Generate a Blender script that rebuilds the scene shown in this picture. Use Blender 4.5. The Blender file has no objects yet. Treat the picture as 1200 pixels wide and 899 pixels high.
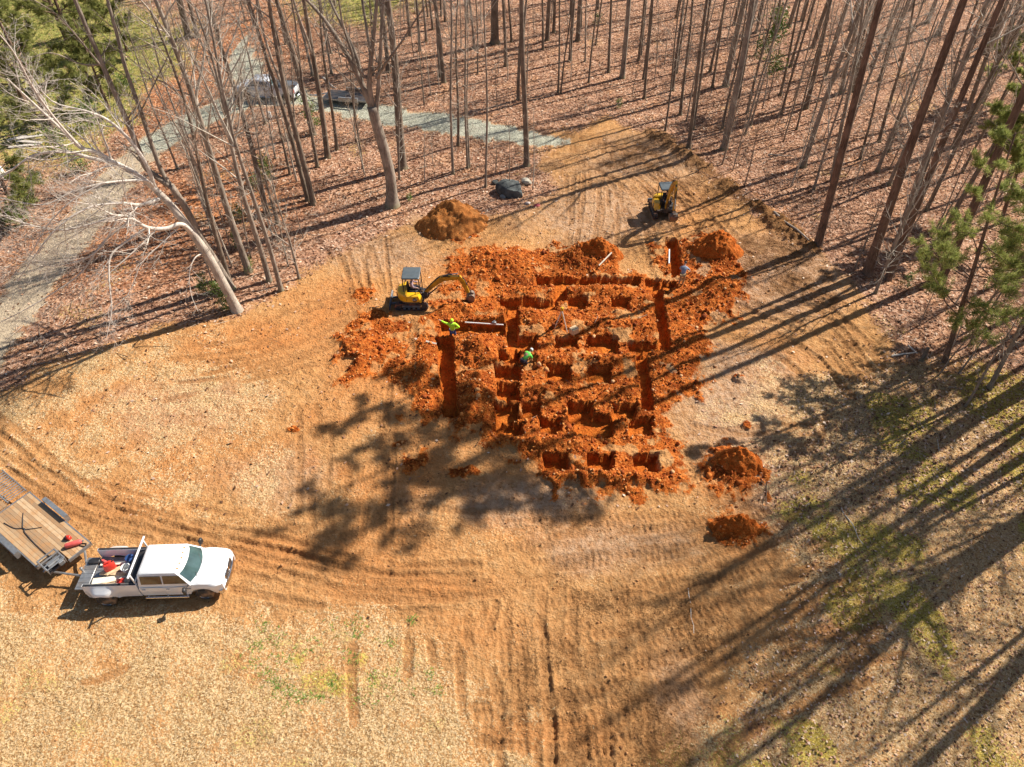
import bpy, math, random
import numpy as np
from mathutils import Vector, Matrix

random.seed(7)
RNG = np.random.default_rng(11)
SC = bpy.context.scene
COL = SC.collection
PI = math.pi
H, F = 29.0, 832.0           # drone height (m), focal length in photo pixels
SUN_AZ, SUN_EL = math.radians(30.5), math.radians(42)
S2 = math.sqrt(.5)


def ray(px, py):
    u = (px - 600.0) / F
    v = (449.5 - py) / F
    return u, S2 * (1 + v), S2 * (v - 1)


def G(px, py, h=0.0):
    """point of the world at height h that the photo shows at px, py"""
    a, b, c = ray(px, py)
    s = (H - h) / -c
    return a * s, b * s


def PY(px, py, Y):
    """point of the world in the upright plane at distance Y"""
    a, b, c = ray(px, py)
    s = Y / b
    return np.array([a * s, Y, H + c * s])


def proj(x, y, z=0.0):
    d = S2 * y - S2 * (z - H)
    return 600 + F * x / d, 449.5 - F * (S2 * y + S2 * (z - H)) / d


def mpp(py):                                   # metres in a photo pixel on the ground
    return H / (S2 * (1 - (449.5 - py) / F)) / F


# ------------------------------------------------------------------ mesh builder
def rotz(a):
    c, s = math.cos(a), math.sin(a)
    return np.array([[c, -s, 0], [s, c, 0], [0, 0, 1.0]])


def rotx(a):
    c, s = math.cos(a), math.sin(a)
    return np.array([[1.0, 0, 0], [0, c, -s], [0, s, c]])


def roty(a):
    c, s = math.cos(a), math.sin(a)
    return np.array([[c, 0, s], [0, 1.0, 0], [-s, 0, c]])


class NB:
    def __init__(self):
        self.v, self.q, self.t, self.n = [], [], [], 0
        self.qm, self.tm, self.c = [], [], []
        self.mi = 0

    def add(self, v, q=None, t=None, col=None):
        v = np.asarray(v, dtype=np.float32).reshape(-1, 3)
        self.v.append(v)
        if q is not None and len(q):
            q = np.asarray(q, dtype=np.int32).reshape(-1, 4) + self.n
            self.q.append(q); self.qm.append(np.full(len(q), self.mi, np.int32))
        if t is not None and len(t):
            t = np.asarray(t, dtype=np.int32).reshape(-1, 3) + self.n
            self.t.append(t); self.tm.append(np.full(len(t), self.mi, np.int32))
        if col is not None:
            self.c.append(np.asarray(col, dtype=np.float32))
        self.n += len(v)

    def box(self, c, s, R=None):
        x, y, z = s[0] / 2, s[1] / 2, s[2] / 2
        v = np.array([[-x, -y, -z], [x, -y, -z], [x, y, -z], [-x, y, -z], [-x, -y, z], [x, -y, z], [x, y, z], [-x, y, z]])
        if R is not None:
            v = v @ np.asarray(R).T
        self.add(v + np.asarray(c), [[3, 2, 1, 0], [4, 5, 6, 7], [0, 1, 5, 4], [1, 2, 6, 5], [2, 3, 7, 6], [3, 0, 4, 7]])

    def rbox(self, c, s, b=.02, R=None):
        """box with chamfered edges"""
        h = np.asarray(s) / 2.0
        b = min(b, h.min() * .9)
        pts, idx = [], {}
        for sx in (-1, 1):
            for sy in (-1, 1):
                for sz in (-1, 1):
                    for ax in range(3):
                        p = np.array([sx, sy, sz]) * (h - b)
                        p[ax] = (sx, sy, sz)[ax] * h[ax]
                        idx[(sx, sy, sz, ax)] = len(pts)
                        pts.append(p)
        q, t = [], []
        for ax in range(3):
            o = [i for i in range(3) if i != ax]
            for s_ in (-1, 1):
                f = []
                for a_, b_ in ((-1, -1), (1, -1), (1, 1), (-1, 1)):
                    k = [0, 0, 0]; k[ax] = s_; k[o[0]] = a_; k[o[1]] = b_
                    f.append(idx[(k[0], k[1], k[2], ax)])
                flip = (s_ > 0) == (ax == 1)
                q.append(f[::-1] if flip else f)
            for a_ in (-1, 1):
                for b_ in (-1, 1):
                    k0 = [0, 0, 0]; k1 = [0, 0, 0]
                    k0[ax], k1[ax] = -1, 1
                    for k in (k0, k1):
                        k[o[0]] = a_; k[o[1]] = b_
                    f = [idx[tuple(k0) + (o[0],)], idx[tuple(k1) + (o[0],)], idx[tuple(k1) + (o[1],)], idx[tuple(k0) + (o[1],)]]
                    n = np.cross(pts[f[1]] - pts[f[0]], pts[f[2]] - pts[f[0]])
                    if np.dot(n, pts[f[0]]) < 0:
                        f = f[::-1]
                    q.append(f)
        for sx in (-1, 1):
            for sy in (-1, 1):
                for sz in (-1, 1):
                    f = [idx[(sx, sy, sz, a)] for a in range(3)]
                    if sx * sy * sz < 0:
                        f = f[::-1]
                    t.append(f)
        v = np.array(pts)
        if R is not None:
            v = v @ np.asarray(R).T
        self.add(v + np.asarray(c), q, t)

    def loft(self, rings, cap=True, closed=True):
        """rings: list of equally long point lists"""
        r = np.asarray(rings, dtype=float)
        m, k = r.shape[0], r.shape[1]
        i = np.arange(m - 1)[:, None] * k
        j = np.arange(k if closed else k - 1)[None, :]
        j2 = (j + 1) % k
        q = np.stack([i + j, i + j2, i + k + j2, i + k + j], -1).reshape(-1, 4)
        t = []
        if cap and closed:
            t += [[0, b + 1, b] for b in range(1, k - 1)]
            o = (m - 1) * k
            t += [[o, o + b, o + b + 1] for b in range(1, k - 1)]
        self.add(r.reshape(-1, 3), q, t)

    def tube(self, pts, rad, sides=6, cap=True):
        p = np.asarray(pts, dtype=float)
        n = len(p)
        rad = np.broadcast_to(np.asarray(rad, dtype=float), (n,))
        tg = np.empty_like(p)
        tg[1:-1] = p[2:] - p[:-2]
        tg[0] = p[1] - p[0]; tg[-1] = p[-1] - p[-2]
        tg /= np.linalg.norm(tg, axis=1)[:, None] + 1e-9
        ref = np.array([0, 0, 1.0]) if abs(tg[:, 2].mean()) < .8 else np.array([1.0, 0, 0])
        a = np.cross(tg, ref); a /= np.linalg.norm(a, axis=1)[:, None] + 1e-9
        b = np.cross(tg, a)
        th = np.arange(sides) * (2 * PI / sides)
        ring = p[:, None, :] + rad[:, None, None] * (np.cos(th)[None, :, None] * a[:, None, :] - np.sin(th)[None, :, None] * b[:, None, :])
        i = np.arange(n - 1)[:, None] * sides
        j = np.arange(sides)[None, :]; j2 = (j + 1) % sides
        q = np.stack([i + j, i + sides + j, i + sides + j2, i + j2], -1).reshape(-1, 4)[:, ::-1]
        t = []
        if cap:
            t = [[0, k + 1, k] for k in range(1, sides - 1)]
            o = (n - 1) * sides
            t += [[o, o + k, o + k + 1] for k in range(1, sides - 1)]
        self.add(ring.reshape(-1, 3), q, t)

    def cyl(self, c, r, h, axis='z', sides=16, r2=None):
        d = {'x': (1, 0, 0), 'y': (0, 1, 0), 'z': (0, 0, 1)}[axis]
        c = np.asarray(c, float); d = np.array(d, float)
        self.tube([c - d * h / 2, c + d * h / 2], [r, r if r2 is None else r2], sides)

    def lathe(self, prof, c, axis='y', sides=20):
        """prof: (radius, position along axis)"""
        d = {'x': 0, 'y': 1, 'z': 2}[axis]
        o = [k for k in range(3) if k != d]
        rings = []
        for r, s in prof:
            ring = []
            for k in range(sides):
                p = [0, 0, 0]
                p[d] = s; p[o[0]] = r * math.cos(2 * PI * k / sides); p[o[1]] = r * math.sin(2 * PI * k / sides)
                ring.append([p[0] + c[0], p[1] + c[1], p[2] + c[2]])
            rings.append(ring)
        self.loft(rings)

    def prism(self, poly, lo, hi, axis='y'):
        """polygon in the plane across `axis`, extruded from lo to hi (convex or gently concave)"""
        d = {'x': 0, 'y': 1, 'z': 2}[axis]
        o = [k for k in range(3) if k != d]
        rings = []
        for s in (lo, hi):
            ring = []
            for a, b in poly:
                p = [0, 0, 0]; p[d] = s; p[o[0]] = a; p[o[1]] = b
                ring.append(p)
            rings.append(ring)
        self.loft(rings)

    def beam(self, path, hts, w, y=0.0):
        """box-section beam along a path in the x-z plane"""
        p = np.asarray(path, float)
        rings = []
        for i in range(len(p)):
            tg = p[min(i + 1, len(p) - 1)] - p[max(i - 1, 0)]
            tg /= np.linalg.norm(tg)
            nx, nz = -tg[1], tg[0]
            h = hts[i] / 2
            rings.append([[p[i, 0] + nx * h, y - w / 2, p[i, 1] + nz * h], [p[i, 0] + nx * h, y + w / 2, p[i, 1] + nz * h],
                          [p[i, 0] - nx * h, y + w / 2, p[i, 1] - nz * h], [p[i, 0] - nx * h, y - w / 2, p[i, 1] - nz * h]])
        self.loft(rings)

    def build(self, name, mats, parent=None, smooth=True, angle=40, xf=None, fix=True):
        v = np.concatenate(self.v) if self.v else np.zeros((0, 3), np.float32)
        if xf is not None:
            v = (v @ np.asarray(xf[0]).T + np.asarray(xf[1])).astype(np.float32)
        q = np.concatenate(self.q) if self.q else np.zeros((0, 4), np.int32)
        t = np.concatenate(self.t) if self.t else np.zeros((0, 3), np.int32)
        me = bpy.data.meshes.new(name)
        me.vertices.add(len(v)); me.vertices.foreach_set('co', v.ravel())
        nl = q.size + t.size
        me.loops.add(nl)
        me.loops.foreach_set('vertex_index', np.concatenate([q.ravel(), t.ravel()]).astype(np.int32))
        npoly = len(q) + len(t)
        me.polygons.add(npoly)
        st = np.concatenate([np.arange(len(q)) * 4, q.size + np.arange(len(t)) * 3]).astype(np.int32)
        me.polygons.foreach_set('loop_start', st)
        mats = mats if isinstance(mats, (list, tuple)) else [mats]
        for m in mats:
            me.materials.append(m)
        if len(mats) > 1:
            mi = np.concatenate(self.qm + self.tm).astype(np.int32)
            me.polygons.foreach_set('material_index', mi)
        me.update(calc_edges=True)
        me.validate()
        if self.c:
            ca = me.color_attributes.new('tint', 'FLOAT_COLOR', 'POINT')
            ca.data.foreach_set('color', np.concatenate(self.c).astype(np.float32).ravel())
        if fix and npoly < 60000:
            import bmesh
            bm = bmesh.new(); bm.from_mesh(me)
            bmesh.ops.recalc_face_normals(bm, faces=bm.faces)
            bm.to_mesh(me); bm.free()
        if not smooth:
            me.polygons.foreach_set('use_smooth', np.zeros(npoly, dtype=bool))
        if smooth:
            me.polygons.foreach_set('use_smooth', np.ones(npoly, dtype=bool))
            if angle < 180:
                me.set_sharp_from_angle(angle=math.radians(angle))
        o = bpy.data.objects.new(name, me)
        COL.objects.link(o)
        if parent is not None:
            o.parent = parent
        return o


def tag(o, label=None, cat=None, group=None, kind=None):
    if label: o['label'] = label
    if cat: o['category'] = cat
    if group: o['group'] = group
    if kind: o['kind'] = kind
    return o


def empty(name, loc, label, cat, rz=0.0, group=None):
    o = bpy.data.objects.new(name, None)
    o.empty_display_size = .2
    COL.objects.link(o)
    o.location = loc
    o.rotation_euler = (0, 0, rz)
    return tag(o, label, cat, group)


# ------------------------------------------------------------------ numpy noise
def hsh(ix, iy, seed):
    with np.errstate(over='ignore'):
        h = (ix.astype(np.int64) * 374761393 + iy.astype(np.int64) * 668265263 + seed * 1274126177) & 0xffffffff
        h = ((h ^ (h >> 13)) * 1103515245 + 12345) & 0xffffffff
        h = ((h ^ (h >> 16)) * 2246822519) & 0xffffffff
        h = h ^ (h >> 15)
    return (h & 0xffffff) / float(0x1000000)


def vn(x, y, seed=0):
    ix = np.floor(x); iy = np.floor(y)
    fx = x - ix; fy = y - iy
    fx = fx * fx * (3 - 2 * fx); fy = fy * fy * (3 - 2 * fy)
    a = hsh(ix, iy, seed); b = hsh(ix + 1, iy, seed); c = hsh(ix, iy + 1, seed); d = hsh(ix + 1, iy + 1, seed)
    return (a + (b - a) * fx) * (1 - fy) + (c + (d - c) * fx) * fy


def fbm(x, y, o=4, seed=0):
    s = 0; a = .5; n = 0
    for k in range(o):
        s = s + a * vn(x * 2 ** k + 17.3 * k, y * 2 ** k - 9.1 * k, seed + k); n += a; a *= .5
    return s / n - .5


def worley(x, y, seed=0):
    ix = np.floor(x); iy = np.floor(y)
    best = np.full(x.shape, 9.0); val = np.zeros(x.shape)
    for dx in (-1, 0, 1):
        for dy in (-1, 0, 1):
            cx = ix + dx; cy = iy + dy
            px = cx + hsh(cx, cy, seed); py = cy + hsh(cx, cy, seed + 5)
            d = np.hypot(px - x, py - y)
            m = d < best
            best[m] = d[m]; val[m] = hsh(cx, cy, seed + 9)[m]
    return best, val


def sstep(a, b, x):
    t = np.clip((x - a) / (b - a), 0, 1)
    return t * t * (3 - 2 * t)


def sdf(X, Y, poly):
    """signed distance to polygon, inside negative"""
    p = np.asarray(poly, float)
    d = np.full(X.shape, 1e9); ins = np.zeros(X.shape, bool)
    for i in range(len(p)):
        a = p[i]; b = p[(i + 1) % len(p)]
        ex, ey = b - a
        wx = X - a[0]; wy = Y - a[1]
        t = np.clip((wx * ex + wy * ey) / (ex * ex + ey * ey + 1e-12), 0, 1)
        d = np.minimum(d, np.hypot(wx - ex * t, wy - ey * t))
        c = ((a[1] > Y) != (b[1] > Y)) & (X < (b[0] - a[0]) * (Y - a[1]) / (b[1] - a[1] + 1e-12) + a[0])
        ins ^= c
    return np.where(ins, -d, d)


def polyline(X, Y, pts):
    """distance to a polyline and the length along it"""
    p = np.asarray(pts, float)
    d = np.full(X.shape, 1e9); u = np.zeros(X.shape); sgn = np.zeros(X.shape)
    L = 0.0
    for i in range(len(p) - 1):
        a, b = p[i], p[i + 1]
        e = b - a; l = np.hypot(*e)
        wx = X - a[0]; wy = Y - a[1]
        t = np.clip((wx * e[0] + wy * e[1]) / (l * l + 1e-12), 0, 1)
        dd = np.hypot(wx - e[0] * t, wy - e[1] * t)
        m = dd < d
        d[m] = dd[m]; u[m] = (L + t * l)[m]
        L += l
    return d, u


def smooth_path(pts, n=6):
    p = np.asarray(pts, float)
    q = np.vstack([2 * p[0] - p[1], p, 2 * p[-1] - p[-2]])
    out = []
    for i in range(1, len(q) - 2):
        for k in range(n):
            t = k / n
            out.append(.5 * ((2 * q[i]) + (-q[i - 1] + q[i + 1]) * t + (2 * q[i - 1] - 5 * q[i] + 4 * q[i + 1] - q[i + 2]) * t * t + (-q[i - 1] + 3 * q[i] - 3 * q[i + 1] + q[i + 2]) * t ** 3))
    out.append(p[-1])
    return np.array(out)


# ------------------------------------------------------------------ materials
def new_mat(name):
    m = bpy.data.materials.new(name)
    m.use_nodes = True
    nt = m.node_tree
    return m, nt, nt.nodes['Principled BSDF']


def nd(nt, t, **kw):
    n = nt.nodes.new(t)
    for k, v in kw.items():
        if k.startswith('i_'):
            n.inputs[k[2:].replace('_', ' ')].default_value = v
        else:
            setattr(n, k, v)
    return n


def ramp(nt, stops, src):
    r = nt.nodes.new('ShaderNodeValToRGB')
    e = r.color_ramp.elements
    while len(e) < len(stops):
        e.new(.5)
    for k, (p, c) in enumerate(stops):
        e[k].position = p
        e[k].color = (*c, 1) if len(c) == 3 else c
    nt.links.new(src, r.inputs[0])
    return r.outputs[0]


def mixc(nt, f, a, b, mode='MIX'):
    n = nt.nodes.new('ShaderNodeMix')
    n.data_type = 'RGBA'; n.blend_type = mode
    for s, v in ((0, f), (6, a), (7, b)):
        if hasattr(v, 'is_linked') or hasattr(v, 'links'):
            nt.links.new(v, n.inputs[s])
        elif isinstance(v, (tuple, list)):
            n.inputs[s].default_value = (*v, 1) if len(v) == 3 else v
        else:
            n.inputs[s].default_value = v
    return n.outputs[2]


def mth(nt, op, a, b=None, c=None, clamp=False):
    n = nt.nodes.new('ShaderNodeMath'); n.operation = op; n.use_clamp = clamp
    for s, v in ((0, a), (1, b), (2, c)):
        if v is None:
            continue
        if hasattr(v, 'links'):
            nt.links.new(v, n.inputs[s])
        else:
            n.inputs[s].default_value = v
    return n.outputs[0]


def simple(name, c, rough=.6, metal=0.0, var=.15, scale=8.0, bump=0.0, coat=0.0, dirt=None, dirt_amt=.35, spec=.5):
    """plain surface with a little uneven colour, optional dust of another colour and optional grain"""
    m, nt, b = new_mat(name)
    tc = nd(nt, 'ShaderNodeTexCoord')
    n = nd(nt, 'ShaderNodeTexNoise', i_Scale=scale, i_Detail=4.0)
    nt.links.new(tc.outputs['Object'], n.inputs['Vector'])
    lo = tuple(x * (1 - var) for x in c); hi = tuple(min(1, x * (1 + var)) for x in c)
    out = ramp(nt, [(.3, lo), (.7, hi)], n.outputs[0])
    if dirt:
        n2 = nd(nt, 'ShaderNodeTexNoise', i_Scale=scale * .4, i_Detail=5.0)
        nt.links.new(tc.outputs['Object'], n2.inputs['Vector'])
        f = ramp(nt, [(.45, (0, 0, 0)), (.75, (dirt_amt,) * 3)], n2.outputs[0])
        out = mixc(nt, f, out, dirt)
    nt.links.new(out, b.inputs['Base Color'])
    b.inputs['Roughness'].default_value = rough
    b.inputs['Metallic'].default_value = metal
    b.inputs['Specular IOR Level'].default_value = spec
    if coat:
        b.inputs['Coat Weight'].default_value = coat
        b.inputs['Coat Roughness'].default_value = .06
    if bump:
        n3 = nd(nt, 'ShaderNodeTexNoise', i_Scale=scale * 5, i_Detail=3.0)
        nt.links.new(tc.outputs['Object'], n3.inputs['Vector'])
        bp = nd(nt, 'ShaderNodeBump', i_Strength=bump, i_Distance=.02)
        nt.links.new(n3.outputs[0], bp.inputs['Height'])
        nt.links.new(bp.outputs[0], b.inputs['Normal'])
    return m


def tinted(name, ramp_stops, rough=.8, transl=0.0):
    """surface of small pieces, each with its own shade stored on the mesh"""
    m, nt, b = new_mat(name)
    a = nd(nt, 'ShaderNodeAttribute', attribute_name='tint')
    sp = nd(nt, 'ShaderNodeSeparateColor')
    nt.links.new(a.outputs['Color'], sp.inputs[0])
    out = ramp(nt, ramp_stops, sp.outputs[0])
    nt.links.new(out, b.inputs['Base Color'])
    b.inputs['Roughness'].default_value = rough
    b.inputs['Specular IOR Level'].default_value = .2
    if transl:
        tr = nd(nt, 'ShaderNodeBsdfTranslucent')
        nt.links.new(out, tr.inputs['Color'])
        mx = nd(nt, 'ShaderNodeMixShader', i_Fac=transl)
        nt.links.new(b.outputs[0], mx.inputs[1]); nt.links.new(tr.outputs[0], mx.inputs[2])
        nt.links.new(mx.outputs[0], nt.nodes['Material Output'].inputs['Surface'])
    return m


def bark(name, dark, light, moss=0.0, scale=5.0):
    m, nt, b = new_mat(name)
    tc = nd(nt, 'ShaderNodeTexCoord')
    mp = nd(nt, 'ShaderNodeMapping')
    mp.inputs['Scale'].default_value = (1, 1, .18)
    nt.links.new(tc.outputs['Object'], mp.inputs['Vector'])
    n = nd(nt, 'ShaderNodeTexNoise', i_Scale=scale * 3, i_Detail=6.0, i_Roughness=.65)
    nt.links.new(mp.outputs[0], n.inputs['Vector'])
    out = ramp(nt, [(.32, dark), (.66, light)], n.outputs[0])
    n2 = nd(nt, 'ShaderNodeTexNoise', i_Scale=.9, i_Detail=3.0)
    nt.links.new(tc.outputs['Object'], n2.inputs['Vector'])
    out = mixc(nt, ramp(nt, [(.45, (0, 0, 0)), (.68, (.55,) * 3)], n2.outputs[0]), out, tuple(x * 1.5 for x in light))
    if moss:
        sx = nd(nt, 'ShaderNodeSeparateXYZ'); nt.links.new(tc.outputs['Object'], sx.inputs[0])
        k = mth(nt, 'MULTIPLY_ADD', n2.outputs[0], 1.6, -.35)
        f = mth(nt, 'SUBTRACT', k, sx.outputs[2])
        f = mth(nt, 'MULTIPLY', f, moss, clamp=True)
        out = mixc(nt, f, out, (.13, .13, .03))
    nt.links.new(out, b.inputs['Base Color'])
    b.inputs['Roughness'].default_value = .9
    b.inputs['Specular IOR Level'].default_value = .15
    bp = nd(nt, 'ShaderNodeBump', i_Strength=.7, i_Distance=.04)
    nt.links.new(n.outputs[0], bp.inputs['Height']); nt.links.new(bp.outputs[0], b.inputs['Normal'])
    return m

# ================================================================== GROUND
def W(pts):
    return [G(x, y) for x, y in pts]


CLEAR = W([(-220, 600), (0, 452), (60, 425), (150, 392), (270, 368), (330, 348), (390, 302), (440, 275), (490, 250), (560, 262),
           (610, 250), (645, 222), (640, 190), (628, 166), (660, 152), (715, 138), (770, 162), (830, 207), (890, 250), (950, 292),
           (1010, 345), (1050, 400), (1030, 450), (990, 520), (985, 600), (1000, 680), (930, 770), (870, 900), (850, 1050), (-220, 1050)])
GRASS_R = W([(930, 480), (1040, 425), (1200, 440), (1400, 470), (1400, 1050), (790, 1050), (820, 860), (925, 720), (915, 560)])
GRASS_L = W([(-220, 690), (0, 700), (100, 722), (260, 712), (400, 730), (500, 728), (580, 760), (640, 830), (660, 1050), (-220, 1050)])
STRAW_L = W([(-150, 520), (0, 450), (110, 402), (250, 378), (320, 402), (330, 500), (345, 580), (260, 615), (130, 592), (40, 560)])
STRAW_R = W([(820, 470), (900, 440), (1000, 460), (990, 700), (880, 640), (830, 560)])
LAWN = W([(-80, -10), (60, -15), (150, 5), (215, 40), (205, 75), (150, 105), (130, 155), (95, 190), (40, 200), (-60, 175)])
LAWN2 = W([(330, -60), (440, -60), (480, 0), (430, 30), (350, 20)])
ROAD = W([(660, 168), (600, 159), (540, 148), (480, 139), (420, 128), (360, 118), (310, 112), (262, 125), (215, 147), (185, 165)])
ROAD_UP = W([(300, 108), (288, 82), (278, 62), (262, 40), (235, 15), (205, -20), (160, -60)])
PATH = W([(190, 162), (160, 185), (125, 225), (85, 275), (40, 330), (0, 385), (-60, 460), (-120, 520)])
CLAY = W([(398, 392), (440, 362), (470, 376), (505, 366), (520, 340), (525, 305), (556, 290), (620, 296), (640, 290), (722, 293),
          (730, 322), (768, 324), (764, 288), (800, 278), (858, 284), (872, 330), (862, 372), (826, 384), (828, 462), (792, 470),
          (772, 486), (792, 520), (802, 575), (735, 586), (640, 578), (628, 548), (590, 528), (540, 516), (518, 496), (470, 492),
          (476, 446), (400, 446)])
CLAY_SPOTS = [(862, 555, 42, 34), (860, 622, 36, 20), (487, 541, 17, 18), (806, 455, 26, 18),
              (545, 556, 22, 8), (345, 505, 10, 4), (536, 268, 40, 18), (865, 445, 10, 5), (875, 500, 7, 6), (425, 345, 16, 10), (470, 520, 12, 6)]
ORANGE = [(450, 420, 110, 90, 1), (400, 480, 60, 40, .9), (160, 490, 150, 60, .5), (255, 535, 120, 50, .65), (430, 640, 140, 50, .6), (590, 430, 250, 150, .85), (870, 560, 70, 50, .8), (865, 625, 60, 40, .8), (405, 555, 22, 20, 1), (364, 545, 16, 22, 1), (300, 405, 130, 40, 1), (400, 360, 70, 40, .9), (420, 470, 60, 60, .8), (480, 560, 120, 50, .75), (640, 615, 150, 30, .5), (330, 650, 200, 26, .7), (480, 690, 160, 26, .8),
          (130, 585, 140, 34, .5), (560, 330, 100, 60, .9), (640, 860, 90, 26, .7), (560, 740, 80, 40, .5), (850, 320, 80, 60, .8), (880, 410, 70, 40, .6), (800, 250, 70, 40, .5),
          (250, 230, 110, 60, .9), (160, 300, 90, 60, .7), (200, 120, 90, 50, .8), (300, 40, 90, 50, .8), (60, 300, 70, 60, .5), (840, 840, 60, 24, .4), (915, 280, 40, 60, .4)]
MOUNDS = [(560, 415, 30, 20, .75), (556, 470, 26, 34, .6), (612, 378, 34, 12, .5), (705, 566, 82, 11, .5), (640, 524, 55, 7, .3),
          (592, 312, 52, 18, .45), (690, 306, 42, 11, .75), (838, 298, 32, 14, .75), (842, 345, 28, 18, .45), (800, 432, 22, 22, .3),
          (690, 344, 60, 6, .3), (720, 384, 55, 9, .35), (498, 430, 16, 40, .3), (420, 415, 22, 22, .35), (640, 425, 28, 7, .3),
          (640, 462, 34, 8, .3), (735, 462, 24, 9, .3), (860, 545, 34, 16, .55), (860, 622, 32, 13, .4), (660, 380, 20, 10, .3),
          (540, 365, 28, 7, .3), (620, 345, 20, 5, .25), (810, 400, 18, 10, .3), (700, 424, 40, 6, .3), (760, 355, 10, 8, .25), (685, 520, 20, 8, .2)]
PITS = [(579, 432, 610, 449, .62), (640, 431, 668, 449, .6), (688, 431, 716, 449, .6), (583, 453, 608, 472, .6), (580, 475, 608, 496, .6),
        (610, 475, 633, 491, .55), (580, 496, 611, 512, .6), (632, 492, 658, 510, .6), (665, 474, 694, 498, .62), (674, 488, 718, 514, .7),
        (717, 475, 745, 492, .6), (737, 491, 764, 511, .6), (637, 535, 665, 554, .62), (688, 535, 718, 554, .55), (740, 535, 770, 556, .62),
        (627, 327, 750, 337, .5), (585, 353, 652, 365, .6), (665, 351, 688, 362, .5), (716, 351, 737, 363, .5), (595, 400, 627, 414, .6),
        (606, 397, 628, 412, .55), (515, 379, 592, 397, .6), (650, 397, 676, 410, .5), (687, 396, 724, 416, .65), (736, 403, 773, 413, .6),
        (584, 414, 609, 428, .6), (757, 328, 773, 341, .5), (773, 331, 792, 340, .5)]
QUADS = [([(511, 398), (530, 398), (537, 492), (520, 492)], .62), ([(744, 412), (757, 412), (765, 482), (752, 482)], .7),
         ([(763, 341), (775, 341), (786, 412), (774, 412)], .7), ([(779, 281), (791, 281), (799, 325), (787, 325)], .65),
         ([(650, 337), (665, 337), (663, 354), (648, 354)], .6), ([(591, 364), (606, 364), (608, 402), (594, 402)], .65)]
BERM = W([(768, 160), (800, 180), (830, 205), (870, 232), (910, 262), (950, 292)])
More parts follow.
